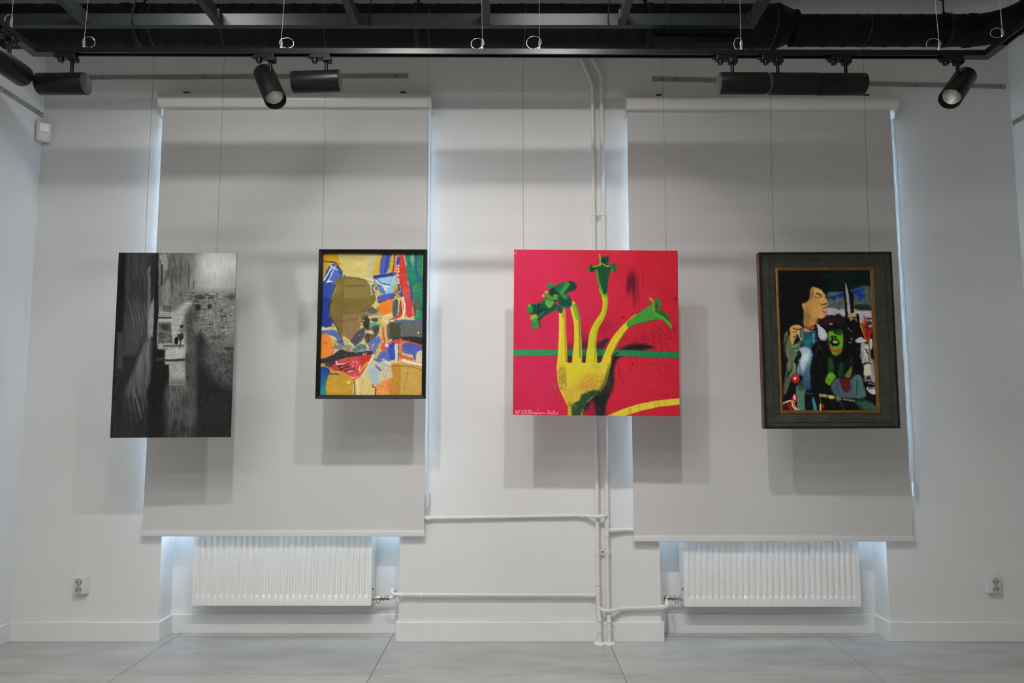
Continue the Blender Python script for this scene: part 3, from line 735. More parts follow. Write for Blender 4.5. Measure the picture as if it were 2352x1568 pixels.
# ------------------------------------------------------------------ painter: flat print and paint as colour on a fine mesh
def _hash(ix, iy, seed):
    h = (ix.astype(np.int64) * 374761393 + iy.astype(np.int64) * 668265263 + seed * 974711) & 0x7fffffff
    h = ((h ^ (h >> 13)) * 1274126177) & 0x7fffffff
    return ((h ^ (h >> 16)) & 0xffff) / 65535.0 * 2 - 1
def vnoise(x, y, seed=0):
    ix, iy = np.floor(x), np.floor(y); fx, fy = x - ix, y - iy
    fx = fx * fx * (3 - 2 * fx); fy = fy * fy * (3 - 2 * fy)
    a, b = _hash(ix, iy, seed), _hash(ix + 1, iy, seed); c, d = _hash(ix, iy + 1, seed), _hash(ix + 1, iy + 1, seed)
    return (a * (1 - fx) + b * fx) * (1 - fy) + (c * (1 - fx) + d * fx) * fy
def fbm(x, y, seed=0, oct=3):
    s = 0; a = 0.6
    for k in range(oct): s = s + a * vnoise(x, y, seed + k); x, y, a = x * 2.1, y * 2.1, a * 0.55
    return s
def spline(p, closed, n=5):
    p = np.array(p, float); N = len(p); out = []
    rng = range(N) if closed else range(N - 1)
    for i in rng:
        p0 = p[(i - 1) % N] if closed or i > 0 else p[i]; p1 = p[i]; p2 = p[(i + 1) % N]
        p3 = p[(i + 2) % N] if closed or i + 2 < N else p2
        for k in range(n):
            t = k / n
            out.append(0.5 * (2 * p1 + (p2 - p0) * t + (2 * p0 - 5 * p1 + 4 * p2 - p3) * t * t + (3 * p1 - p0 - 3 * p2 + p3) * t ** 3))
    if not closed: out.append(p[-1])
    return np.array(out)
class Art:
    """a picture; shapes are given in crop coordinates (ox, oy, scale) and painted back to front in sRGB"""
    def __init__(s, quad, W, Hh, frame, bg):
        u, v = np.meshgrid(np.linspace(0, 1, W), np.linspace(0, 1, Hh)); q = np.array(quad, float)
        s.W, s.H = W, Hh; s.X = sum(w_ * q[i, 0] for i, w_ in enumerate(((1 - u) * (1 - v), u * (1 - v), u * v, (1 - u) * v)))
        s.Y = sum(w_ * q[i, 1] for i, w_ in enumerate(((1 - u) * (1 - v), u * (1 - v), u * v, (1 - u) * v)))
        s.C = np.zeros((Hh, W, 3)) + np.array(bg, float); s.k = 1.0; s.seed = 1; s.u, s.v = u, v
        s.wx = fbm(s.X / 22, s.Y / 22, 71); s.wy = fbm(s.X / 22, s.Y / 22, 93)
    def P(s, a):
        if not isinstance(a[0], (tuple, list)): a = list(zip(a[::2], a[1::2]))
        return np.array(a, float)
    def box_(s, lo, hi):
        m = (s.X > lo[0]) & (s.X < hi[0]) & (s.Y > lo[1]) & (s.Y < hi[1])
        r = np.where(m.any(1))[0]; c = np.where(m.any(0))[0]
        if len(r) == 0 or len(c) == 0: return None
        return slice(r[0], r[-1] + 1), slice(c[0], c[-1] + 1)
    def mix(s, sl, a, col, tex):
        s.seed += 7; c = np.array(col, float)
        X, Y = s.X[sl], s.Y[sl]
        if c.ndim == 2: pass
        base = c[None, None, :] if c.ndim == 1 else c
        if tex:
            amp, sx, sy = tex; base = base + (amp * fbm(X / sx, Y / sy, s.seed))[..., None]
        a = np.clip(a, 0, 1)[..., None]; s.C[sl] = s.C[sl] * (1 - a) + base * a
    def poly(s, pts, col, a=1.0, soft=3.0, wob=4.0, tex=(7, 24, 24), curve=True, grad=None):
        p = s.P(pts); p = spline(p, True, 4) if curve and len(p) > 3 else p
        pad = soft + wob + 3; sl = s.box_(p.min(0) - pad, p.max(0) + pad)
        if sl is None: return
        X = s.X[sl] + wob * s.wx[sl]; Y = s.Y[sl] + wob * s.wy[sl]
        d2 = np.full(X.shape, 1e18); ins = np.zeros(X.shape, bool); N = len(p)
        for i in range(N):
            ax, ay = p[i]; bx, by = p[(i + 1) % N]; ex, ey = bx - ax, by - ay; L2 = ex * ex + ey * ey + 1e-9
            t = np.clip(((X - ax) * ex + (Y - ay) * ey) / L2, 0, 1)
            d2 = np.minimum(d2, (X - ax - t * ex) ** 2 + (Y - ay - t * ey) ** 2)
            if ay != by: ins ^= ((ay > Y) != (by > Y)) & (X < ex * (Y - ay) / (by - ay) + ax)
        d = np.sqrt(d2); d = np.where(ins, d, -d)
        al = np.clip(0.5 + d / (2 * soft), 0, 1) * a
        if grad is not None:
            (x0, y0, x1, y1), col2 = grad; gx, gy = x1 - x0, y1 - y0
            t = np.clip(((s.X[sl] - x0) * gx + (s.Y[sl] - y0) * gy) / (gx * gx + gy * gy), 0, 1)[..., None]
            col = np.array(col, float) * (1 - t) + np.array(col2, float) * t
            s.seed += 7
            if tex: col = col + (tex[0] * fbm(s.X[sl] / tex[1], s.Y[sl] / tex[2], s.seed))[..., None]
            al = al[..., None]; s.C[sl] = s.C[sl] * (1 - al) + col * al
        else: s.mix(sl, al, col, tex)
    def line(s, pts, w, col, a=1.0, soft=2.5, wob=2.0, tex=None, curve=True, dry=0.0, end=None):
        p = s.P(pts); p = spline(p, False, 4) if curve and len(p) > 2 else p
        w2 = w if end is None else end; pad = max(w, w2) + soft + wob + 3
        sl = s.box_(p.min(0) - pad, p.max(0) + pad)
        if sl is None: return
        X = s.X[sl] + wob * s.wx[sl]; Y = s.Y[sl] + wob * s.wy[sl]; best = np.full(X.shape, -1e9); N = len(p)
        for i in range(N - 1):
            ax, ay = p[i]; ex, ey = p[i + 1] - p[i]; L2 = ex * ex + ey * ey + 1e-9
            t = np.clip(((X - ax) * ex + (Y - ay) * ey) / L2, 0, 1)
            best = np.maximum(best, (w + (w2 - w) * (i + t) / (N - 1)) / 2 - np.hypot(X - ax - t * ex, Y - ay - t * ey))
        al = np.clip(0.5 + best / (2 * soft), 0, 1) * a
        if dry > 0: al = al * np.clip(0.6 + (1 - dry) + 1.4 * fbm(s.X[sl] / 9, s.Y[sl] / 9, s.seed + 3), 0, 1)
        s.mix(sl, al, col, tex)
    def blob(s, cx, cy, rx, ry, col, a=1.0, soft=0.35, rot=0.0, tex=(6, 20, 20), grain=0.0, wob=4.0):
        R = max(rx, ry) * (1 + soft) + 6; sl = s.box_(np.array((cx - R, cy - R)), np.array((cx + R, cy + R)))
        if sl is None: return
        X = s.X[sl] + wob * s.wx[sl] - cx; Y = s.Y[sl] + wob * s.wy[sl] - cy; c, n = math.cos(rot), math.sin(rot)
        d = np.hypot((X * c + Y * n) / rx, (-X * n + Y * c) / ry)
        al = np.clip((1 + soft - d) / (2 * soft + 1e-6), 0, 1); al = al * al * (3 - 2 * al) * a
        if grain > 0: al = al * np.clip(0.5 + grain * fbm(s.X[sl] / 7, s.Y[sl] / 7, s.seed + 5, 4) * 2, 0, 1)
        s.mix(sl, al, col, tex)
    def speck(s, n, x0, y0, x1, y1, r, col, a=0.8, seed=1):
        rg = random.Random(seed)
        for _ in range(n): s.blob(rg.uniform(x0, x1), rg.uniform(y0, y1), r * rg.uniform(.5, 1.3), r * rg.uniform(.5, 1.3), col, a, 0.5, tex=None, wob=0)
    def shade(s, fn): s.C = s.C + fn(s.X, s.Y)[..., None]
    def finish(s, warp=1.2, scale=3.0, blur=0.5, grain=5.0, streak=(4.0, 12.0, 2.5), sat=1.0):
        """painterly breakup: small displacement, slight blur, brush grain"""
        i, j = np.meshgrid(np.arange(s.H), np.arange(s.W), indexing='ij')
        di = np.rint(i + warp * fbm(j / scale, i / scale, 301)).astype(int).clip(0, s.H - 1)
        dj = np.rint(j + warp * fbm(j / scale, i / scale, 302)).astype(int).clip(0, s.W - 1)
        C = s.C[di, dj]
        if blur > 0:
            for ax in (0, 1):
                C = C * (1 - blur) + blur * 0.5 * (np.roll(C, 1, ax) + np.roll(C, -1, ax)) if blur < 1 else C
        C[0], C[-1], C[:, 0], C[:, -1] = C[1], C[-2], C[:, 1], C[:, -2]
        n = grain * fbm(j / 1.7, i / 1.7, 303) + streak[0] * fbm(j / streak[1], i / streak[2], 304)
        C = C * (1 + n[..., None] / 100.0) + n[..., None] * 0.35
        if sat != 1.0:
            g_ = C.mean(-1, keepdims=True); C = g_ + (C - g_) * sat
        s.C = np.clip(C, 0, 255)
    def linear(s, gain):
        c = np.clip(s.C / 255.0, 0, 1); l = np.where(c <= 0.04045, c / 12.92, ((c + 0.055) / 1.055) ** 2.4)
        return np.clip(l * gain, 0.002, 0.93)

def art_mesh(name, art, P, gain, m, parent):
    """art on a grid between four local corners TL, TR, BR, BL (already thick: the support behind is its own part)"""
    W, Hh = art.W, art.H; P = np.array([tuple(p) for p in P], float); u, v = art.u.ravel(), art.v.ravel()
    co = (1 - u)[:, None] * (1 - v)[:, None] * P[0] + u[:, None] * (1 - v)[:, None] * P[1] + u[:, None] * v[:, None] * P[2] + (1 - u)[:, None] * v[:, None] * P[3]
    i = np.arange(W * Hh).reshape(Hh, W)
    f = np.stack([i[:-1, :-1], i[1:, :-1], i[1:, 1:], i[:-1, 1:]], -1).reshape(-1, 4)
    me = bpy.data.meshes.new(name)
    me.vertices.add(W * Hh); me.vertices.foreach_set('co', co.ravel().astype(np.float32))
    me.loops.add(f.size); me.loops.foreach_set('vertex_index', f.ravel().astype(np.int32))
    me.polygons.add(len(f)); me.polygons.foreach_set('loop_start', np.arange(0, f.size, 4, dtype=np.int32)); me.polygons.foreach_set('loop_total', np.full(len(f), 4, np.int32))
    me.update(calc_edges=True)
    at_ = me.color_attributes.new('paint', 'FLOAT_COLOR', 'POINT')
    c = np.ones((W * Hh, 4), np.float32); c[:, :3] = art.linear(gain).reshape(-1, 3); at_.data.foreach_set('color', c.ravel())
    me.materials.append(m); o = bpy.data.objects.new(name, me); COL.objects.link(o); o.parent = parent
    return o
def paint_mat(name, rough, spec=0.5, coat=0.0):
    m = bpy.data.materials.new(name); m.use_nodes = True; nt = m.node_tree; b = nt.nodes['Principled BSDF']
    a = nt.nodes.new('ShaderNodeVertexColor'); a.layer_name = 'paint'; nt.links.new(a.outputs['Color'], b.inputs['Base Color'])
    b.inputs['Roughness'].default_value = rough; b.inputs['Specular IOR Level'].default_value = spec; b.inputs['Coat Weight'].default_value = coat
    b.inputs['Coat Roughness'].default_value = 0.05
    return m
GAIN = (1.15, 1.22, 0.96, 1.65)   # reflectance of the pictures against their look in the photograph

# ------------------------------------------------------------------ 1. black and white street photograph
def q2(frame, pts):
    ox, oy, k = frame; return [(ox + x / k, oy + y / k) for x, y in pts]
def crop(art, frame):
    """repaint coordinates: puts the canvas into crop units"""
    ox, oy, k = frame; art.X = (art.X - ox) * k; art.Y = (art.Y - oy) * k
    art.wx = fbm(art.X / 60, art.Y / 60, 71); art.wy = fbm(art.X / 60, art.Y / 60, 93)
FA = (240, 560, 3.409)
def G(v): return (v, v, v * 0.99)
def paint_street():
    A = Art(q2(FA, [(128, 77), (1035, 65), (985, 1518), (57, 1508)]), 405, 636, FA, G(44)); crop(A, FA)
    A.poly([60, 60, 190, 60, 165, 900, 60, 1520], G(30), soft=14, tex=(4, 20, 120), curve=False)
    A.poly([185, 60, 410, 60, 400, 480, 330, 740, 250, 890, 158, 885], G(62), soft=10, tex=(16, 9, 160), curve=False)
    A.poly([180, 560, 345, 560, 320, 740, 250, 890, 158, 885], G(82), a=.8, soft=40, tex=(16, 7, 120), curve=False)
    for i in range(16): A.line([190 + i * 9, 420 + (i * 37) % 70, 225 + i * 9, 560 + (i * 53) % 160], 5, G(135 - (i * 29) % 50), .5, soft=4)
    for i in range(10): A.line([200 + i * 14, 110 + (i * 71) % 120, 240 + i * 13, 260 + (i * 43) % 120], 4, G(100), .35, soft=4)
    A.poly([350, 190, 372, 170, 366, 740, 344, 735], G(112), soft=5, tex=(12, 8, 40), curve=False)
    A.poly([372, 100, 405, 77, 402, 420, 372, 470], G(48), soft=5, tex=(10, 6, 80), curve=False)
    A.poly([375, 470, 398, 425, 398, 560, 388, 735, 348, 735, 352, 560], G(150), soft=6, tex=(20, 12, 30), curve=False)
    # right part: hazy buildings
    A.poly([430, 60, 1050, 50, 1020, 860, 430, 860], G(126), soft=6, tex=(34, 34, 60), curve=False)
    A.poly([430, 60, 800, 60, 760, 330, 560, 470, 430, 480], G(112), a=.7, soft=40, tex=(40, 16, 70), curve=False)
    A.blob(880, 190, 165, 220, G(206), 1, .55, tex=(14, 30, 30)); A.blob(930, 110, 110, 120, G(200), .6, .6); A.blob(800, 330, 160, 70, G(168), .6, .6)
    A.blob(985, 330, 70, 120, G(150), .6, .6)
    A.poly([440, 90, 500, 95, 505, 200, 490, 215, 482, 330, 470, 260, 455, 150], G(158), soft=6, wob=10, tex=(26, 12, 20))
    A.poly([478, 350, 515, 280, 520, 470, 470, 480], G(142), soft=8, wob=8, tex=(22, 10, 40))
    for x, y0, y1, g_, w_ in ((540, 200, 470, 60, 9), (600, 170, 330, 70, 6), (665, 160, 360, 66, 8), (640, 240, 330, 80, 5), (705, 300, 350, 70, 12), (560, 120, 300, 80, 5), (460, 170, 330, 40, 14), (484, 220, 320, 40, 6), (720, 130, 340, 150, 5), (585, 150, 480, 140, 6)):
        A.line([x, y0, x - 4, y1], w_, G(g_), .75, soft=4)
    rg = random.Random(11)
    # dense broken masonry
    A.poly([640, 370, 1030, 370, 1020, 860, 690, 860, 640, 560], G(108), a=.75, soft=30, tex=(26, 30, 12), curve=False)
    for i in range(150):
        x, y = rg.uniform(630, 1010), rg.uniform(380, 850); w_ = rg.uniform(10, 46); h_ = rg.uniform(5, 18)
        if x < 700 and y > 560: continue
        A.poly([x, y, x + w_, y, x + w_, y + h_, x, y + h_], G(rg.choice((48, 66, 84, 116, 140, 160, 172))), rg.uniform(.35, .8), soft=3, curve=False, tex=None, wob=5)
    for i in range(80):
        x, y = rg.uniform(640, 1000), rg.uniform(380, 700); l_ = rg.uniform(20, 90)
        A.line([x, y, x + (l_ if i % 2 else 2), y + (2 if i % 2 else l_)], 3.5, G(rg.choice((165, 150, 175, 50))), .7, soft=2.5)
    A.poly([690, 470, 750, 470, 750, 605, 690, 600], G(70), .5, soft=6, curve=False)
    for r_ in ((690, 470, 60, 130), (812, 545, 45, 110), (625, 402, 160, 20)):
        x, y, a_, b_ = r_; A.line([x, y, x + a_, y, x + a_, y + b_, x, y + b_, x, y], 4, G(165), .7, curve=False)
    A.blob(735, 500, 24, 26, G(35), .85); A.blob(825, 495, 18, 22, G(38), .8); A.blob(752, 420, 40, 20, G(60), .8); A.blob(870, 740, 50, 16, G(70), .8); A.blob(1000, 420, 34, 22, G(60), .7)
    # lit alley
    A.poly([520, 540, 600, 480, 690, 455, 660, 540, 610, 640, 640, 800, 640, 830, 430, 830, 430, 540], G(178), soft=8, wob=12, tex=(26, 60, 6))
    A.poly([540, 420, 640, 430, 600, 500, 520, 540, 510, 440], G(118), .8, soft=14, tex=(26, 20, 16))
    A.poly([430, 488, 538, 488, 536, 540, 430, 535], G(96), soft=3, tex=(16, 40, 6), curve=False); A.line([432, 488, 538, 488, 535, 540], 4, G(160), .8, curve=False)
    A.line([[460, 507], [448, 502], [438, 510], [436, 520], [444, 530], [456, 528], [459, 519], [450, 519]], 6, G(190), 1, soft=2, wob=0, curve=False)
    A.line([470, 522, 530, 522], 5, G(140), .7)
    for y, w_, g_ in ((553, 4, 120), (566, 4, 120), (585, 13, 45), (622, 4, 60), (640, 3, 120)): A.line([430, y, 526, y + 2], w_, G(g_), .9, curve=False)
    A.line([430, 604, 525, 606], 22, G(188), .9); 
    A.poly([432, 628, 528, 628, 530, 700, 536, 785, 424, 790], G(98), soft=5, tex=(34, 18, 14), curve=False); A.blob(480, 655, 30, 24, G(55), .8); A.blob(450, 720, 30, 20, G(80), .6)
    A.line([430, 690, 530, 705], 5, G(160), .7); A.line([424, 745, 520, 760], 4, G(140), .5)
    for i in range(26): A.line([rg.uniform(530, 620), 560 + i * 9, rg.uniform(600, 650), 562 + i * 9], 3, G(rg.choice((120, 90, 205))), .6, soft=2)
    # dark passer-by shadow and smears
    A.poly([640, 540, 690, 500, 740, 640, 730, 700, 800, 800, 790, 1000, 720, 960, 650, 860, 635, 640], G(66), .75, soft=20, tex=(22, 20, 20))
    A.poly([735, 690, 770, 720, 850, 860, 1010, 1120, 1010, 1530, 740, 1530, 720, 1200, 725, 900], G(36), .95, soft=26, tex=(6, 30, 40))
    A.poly([700, 620, 750, 640, 745, 700, 720, 720], G(125), .6, soft=12)
    A.poly([790, 820, 1020, 820, 1005, 1120, 880, 1080, 800, 960], G(82), .8, soft=40, tex=(40, 14, 14)); A.blob(820, 900, 60, 70, G(100), .5, .7, grain=.8); A.line([950, 825, 1010, 830], 26, G(48), .8)
    # walking figure
    A.blob(609, 655, 13, 14, G(40)); A.poly([592, 672, 622, 668, 630, 700, 625, 745, 605, 755, 580, 740, 585, 700], G(120), soft=4, tex=(30, 10, 10)); A.poly([582, 715, 612, 705, 618, 750, 596, 765, 580, 745], G(42), soft=4, tex=(20, 8, 8)); A.blob(592, 706, 8, 9, G(185))
    A.line([604, 745, 598, 790, 593, 832], 11, G(34), end=6); A.line([622, 690, 632, 720, 640, 742], 5, G(175), .8); A.line([576, 700, 572, 745], 5, G(95), .8)
    A.poly([556, 745, 578, 742, 580, 790, 566, 796, 552, 785], G(26), soft=4); A.line([470, 808, 620, 806], 14, G(70), .9, soft=6); A.line([470, 798, 560, 790], 5, G(150), .6)
    # wet paving
    A.poly([400, 830, 500, 830, 512, 960, 505, 1530, 330, 1530, 340, 1150, 370, 1000], G(31), soft=10, tex=(5, 30, 60), curve=False)
    A.poly([480, 832, 636, 828, 640, 905, 480, 910], G(182), soft=4, tex=(26, 30, 8), curve=False)
    A.line([400, 915, 640, 916], 12, G(64), .95, soft=4, curve=False); A.line([405, 905, 470, 903], 4, G(150), .6)
    A.poly([478, 926, 640, 926, 642, 1110, 512, 1110, 510, 955, 478, 950], G(160), soft=5, tex=(26, 22, 10), curve=False)
    A.poly([505, 1100, 660, 1095, 700, 1250, 690, 1530, 500, 1530, 480, 1400], G(98), soft=30, tex=(30, 9, 50), grad=((0, 1100, 0, 1450), G(58))); A.line([515, 1108, 620, 1106], 4, G(175), .7)
    A.poly([640, 860, 720, 850, 715, 1200, 700, 1330, 650, 1100], G(80), .8, soft=22, tex=(20, 12, 30)); A.blob(650, 1330, 70, 80, G(88), .5, .7); A.blob(640, 1230, 40, 60, G(50), .5, .7)
    # left foot of the wall
    A.poly([90, 990, 160, 890, 300, 880, 330, 740, 250, 960, 160, 1150, 100, 1350, 60, 1400], G(46), soft=14, tex=(8, 20, 60), curve=False); A.poly([112, 700, 158, 700, 155, 985, 105, 985], G(80), .8, soft=10, tex=(10, 9, 60), curve=False)
    A.poly([330, 745, 372, 740, 366, 1060, 335, 1150, 325, 1300, 180, 1300, 160, 1180, 225, 1010], G(112), soft=12, tex=(32, 7, 90), grad=((280, 850, 240, 1300), G(72)))
    A.poly([100, 1250, 320, 1200, 325, 1530, 60, 1530], G(48), .8, soft=40, tex=(12, 9, 80))
    for i in range(14): A.line([180 + i * 11, 1090 + (i * 41) % 120, 205 + i * 11, 1250 + (i * 67) % 200], 3.5, G(125 - (i * 17) % 40), .5, soft=3)
    A.line([240, 1150, 300, 1360], 5, G(150), .8); A.line([325, 760, 200, 1060, 100, 1380], 26, G(40), .5, soft=20)
    A.poly([402, 60, 432, 60, 428, 560, 412, 900, 390, 1000, 398, 560], G(32), soft=4, tex=(8, 5, 60), curve=False); A.line([410, 80, 408, 300], 4, G(110), .5)
    A.line([372, 740, 366, 1050], 6, G(40), .6); A.line([330, 820, 325, 1050], 5, G(60), .6)
    A.finish(0.8, 5.0, 0.18, 5, (5, 3, 26))
    return A

# ------------------------------------------------------------------ 2. abstract painting
FB = (710, 560, 4.238)
def paint_abstract():
    A = Art(q2(FB, [(118, 80), (1110, 84), (1107, 1478), (106, 1480)]), 357, 498, FB, (206, 188, 116)); crop(A, FB)
    p, l, b = A.poly, A.line, A.blob
    p([250, 85, 650, 80, 600, 290, 400, 300, 300, 260], (206, 190, 118), tex=(8, 120, 20)); b(420, 260, 90, 40, (180, 165, 100), .6, .6, grain=.8)
    p([110, 75, 240, 75, 275, 150, 300, 205, 225, 172, 110, 165], (216, 164, 26), tex=(14, 20, 20)); p([110, 165, 190, 195, 150, 300, 110, 400], (186, 158, 44))
    p([590, 80, 655, 80, 600, 300, 548, 290], (186, 182, 142)); p([650, 80, 705, 80, 672, 262, 605, 305], (206, 168, 62))
    p([708, 78, 795, 78, 745, 275, 672, 285], (74, 90, 168), tex=(14, 10, 50)); l([765, 85, 725, 270], 16, (44, 62, 140), .8); p([795, 78, 820, 78, 802, 285, 762, 285], (208, 164, 40))
    p([820, 78, 880, 78, 858, 300, 850, 340, 815, 320], (204, 140, 108)); p([850, 300, 900, 330, 900, 520, 850, 420], (190, 110, 74), .8)
    p([925, 78, 1115, 78, 1115, 745, 1020, 720, 995, 540, 965, 420, 940, 300], (40, 130, 98), tex=(14, 50, 14)); b(1000, 150, 30, 60, (120, 175, 140), .6)
    p([985, 78, 1010, 78, 1000, 160, 985, 150], (150, 180, 150), .6); l([1028, 85, 1032, 240, 1052, 325], 22, (50, 82, 142), .95); l([1058, 348, 1098, 342], 24, (44, 78, 150)); l([955, 160, 985, 215], 14, (40, 90, 130), .7); l([1102, 90, 1104, 300], 18, (130, 160, 40), .9); l([1035, 400, 1005, 460], 16, (110, 150, 60), .8)
    p([885, 92, 920, 110, 942, 300, 952, 395, 985, 435, 1002, 560, 1022, 690, 925, 705, 905, 520, 875, 395, 856, 300, 858, 150], (196, 62, 54), tex=(16, 24, 30)); p([905, 430, 975, 430, 970, 560, 910, 540], (204, 96, 80), .6); p([925, 540, 1000, 540, 1000, 640, 930, 640], (206, 60, 56), .7)
    l([862, 130, 850, 180], 30, (46, 78, 160)); l([985, 400, 992, 550], 26, (60, 80, 140), .9); l([1030, 540, 1048, 630], 24, (150, 70, 55), .85); l([1050, 545, 1100, 650], 6, (30, 70, 60), .8); l([1015, 590, 1040, 690], 14, (50, 84, 76), .8)
    for y in (205, 238, 262, 300, 335, 350, 372): b(860, y, 7, 8, (236, 226, 210), 1, .4, wob=0)
    l([895, 95, 915, 115, 935, 205], 9, (230, 215, 200), .8); l([820, 80, 816, 180, 804, 270], 8, (34, 30, 30))
    # blue flank on the left
    p([165, 235, 225, 188, 285, 240, 300, 315, 262, 395, 238, 410, 205, 520, 186, 680, 225, 785, 106, 790, 112, 420], (48, 74, 158), tex=(10, 30, 60)); p([112, 540, 190, 540, 182, 690, 205, 775, 106, 780], (32, 54, 138), .85); p([225, 260, 298, 300, 262, 400, 235, 395, 190, 350], (88, 108, 186), .9)
    l([205, 215, 165, 290, 130, 350], 12, (232, 234, 240), .95); l([240, 205, 200, 290, 170, 365], 10, (225, 230, 240), .9); l([160, 365, 205, 362], 14, (236, 236, 240)); l([195, 205, 260, 250], 20, (215, 220, 232), .8, dry=.4); b(330, 318, 22, 20, (92, 112, 176))
    # olive field, with reflections on the glass painted in as rectangles
    p([248, 345, 330, 318, 520, 338, 590, 400, 640, 545, 545, 660, 530, 730, 480, 830, 420, 925, 370, 965, 290, 860, 225, 760, 190, 640, 215, 520, 250, 420], (122, 106, 48), tex=(8, 80, 60))
    p([325, 350, 560, 350, 575, 530, 330, 530], (140, 124, 74), .75, soft=4, curve=False, tex=(3, 80, 30)); p([330, 398, 555, 398, 555, 414, 330, 414], (110, 96, 46), .8, soft=3, curve=False); p([270, 350, 318, 350, 318, 960, 270, 850], (116, 100, 40), .6, soft=4, curve=False)  # paler blocks and dark band: room reflections put into the colour
    p([320, 690, 515, 690, 490, 830, 420, 925, 370, 965, 320, 900], (146, 116, 78), .85, soft=4, curve=False); b(265, 420, 40, 60, (160, 130, 60), .5, .5)  # the large pale block is another painted reflection
    l([270, 750, 400, 742, 520, 708], 7, (128, 62, 48), .9); b(250, 745, 26, 16, (96, 100, 110), .7)
    l([112, 155, 180, 166, 240, 178, 280, 225, 304, 260, 298, 312], 9, (30, 26, 24)); l([242, 395, 215, 500, 190, 600, 196, 700, 262, 820, 330, 965], 7, (34, 30, 28)); l([218, 550, 188, 590], 7, (34, 30, 28)); l([330, 318, 440, 322, 520, 345, 600, 370], 5, (70, 62, 40), .8)
    # centre knot
    p([628, 310, 820, 285, 838, 400, 805, 470, 722, 492, 655, 400], (150, 184, 204), tex=(14, 30, 20)); l([628, 318, 720, 305, 822, 285], 34, (32, 58, 142), dry=.2); l([635, 335, 690, 385, 770, 400], 22, (52, 86, 164), .9); l([640, 350, 690, 395, 770, 410], 14, (232, 228, 218)); p([690, 415, 745, 420, 735, 455, 695, 445], (224, 216, 204)); p([655, 400, 690, 400, 735, 470, 690, 480], (84, 110, 180), .9)
    b(625, 430, 34, 72, (64, 64, 62), .85, .4, grain=.9); l([560, 340, 590, 420, 600, 490], 22, (190, 186, 140), .7); l([545, 330, 610, 350], 16, (220, 214, 160), .9, dry=.4); l([622, 420, 628, 450], 8, (225, 222, 210)); b(600, 380, 30, 14, (225, 222, 205), .8, .4, grain=.8)
    p([662, 505, 812, 478, 806, 530, 668, 572], (76, 92, 172)); l([668, 575, 740, 555, 812, 528], 10, (34, 30, 30)); b(850, 470, 42, 52, (50, 46, 46), .95, .3, grain=.6); b(832, 425, 18, 30, (190, 165, 60), .9); l([862, 400, 890, 470, 895, 510], 22, (42, 62, 130), .9); l([875, 405, 885, 470], 5, (225, 225, 225), .8)
    p([678, 585, 808, 540, 806, 660, 690, 692], (226, 128, 36), tex=(10, 40, 30)); l([812, 540, 810, 665], 6, (205, 150, 90), .8); p([818, 545, 858, 560, 852, 690, 815, 710, 806, 620], (62, 98, 118), tex=(14, 14, 30)); l([855, 545, 845, 640], 8, (40, 36, 34), .8)
    p([880, 540, 895, 705, 770, 755, 800, 720, 860, 690], (192, 70, 52)); l([905, 515, 924, 600, 922, 660, 908, 712], 15, (236, 228, 216)); l([905, 712, 850, 738, 780, 752], 10, (228, 214, 190), .9); l([932, 680, 965, 748], 8, (225, 225, 215), .9); l([888, 560, 893, 690], 5, (40, 34, 34), .8); l([1000, 610, 1008, 700], 7, (225, 200, 190), .8); l([1050, 650, 1045, 705], 8, (200, 220, 205), .7)
    p([640, 640, 660, 600, 670, 690, 560, 720, 520, 660, 590, 600], (96, 100, 86), .6, tex=(20, 20, 20)); b(608, 652, 50, 28, (42, 42, 42), 1, .3, grain=.3); b(552, 772, 36, 70, (44, 42, 40), .95, .3); b(640, 848, 30, 40, (50, 46, 46), .9, .3); b(562, 918, 20, 40, (30, 30, 34), 1, .3); p([575, 715, 700, 690, 690, 745, 600, 740], (160, 150, 110), .9); l([575, 716, 660, 700], 12, (222, 214, 160)); b(635, 745, 36, 18, (70, 64, 66)); b(640, 790, 60, 22, (84, 150, 138), .9); l([700, 715, 790, 690], 10, (230, 220, 210), .9); l([710, 735, 760, 760], 9, (225, 222, 225), .9); l([690, 690, 660, 780], 16, (200, 176, 70), .9)
    p([540, 860, 620, 800, 680, 800, 660, 900, 600, 960, 545, 960], (72, 70, 60), .8, tex=(30, 14, 14)); b(585, 862, 44, 18, (214, 206, 140), .9, rot=.2); l([500, 960, 540, 1010, 600, 1050], 20, (200, 190, 120)); p([395, 960, 480, 838, 535, 832, 522, 925, 440, 1005], (78, 78, 92), tex=(14, 20, 20)); l([335, 915, 380, 950, 425, 995], 22, (208, 198, 142), .95); l([330, 920, 345, 980], 18, (200, 190, 130), .9)
    p([690, 890, 715, 805, 752, 815, 742, 900, 778, 955, 700, 960], (226, 150, 88)); l([712, 810, 722, 900, 738, 980], 6, (40, 34, 32)); p([752, 800, 790, 790, 785, 930, 760, 920], (70, 90, 110), .9); p([650, 900, 690, 930, 640, 1000, 580, 990], (96, 116, 186)); p([780, 762, 892, 760, 892, 925, 782, 930], (72, 74, 44), soft=4, curve=False); p([888, 744, 1115, 744, 1115, 960, 888, 930], (98, 100, 94), soft=4, curve=False); p([830, 742, 1115, 742, 1115, 775, 830, 775], (84, 100, 132), .9, soft=6, curve=False)
    p([840, 922, 1000, 905, 1115, 925, 1115, 985, 960, 950, 860, 945], (46, 42, 42), tex=(10, 20, 8)); b(1062, 866, 9, 8, (235, 235, 230))
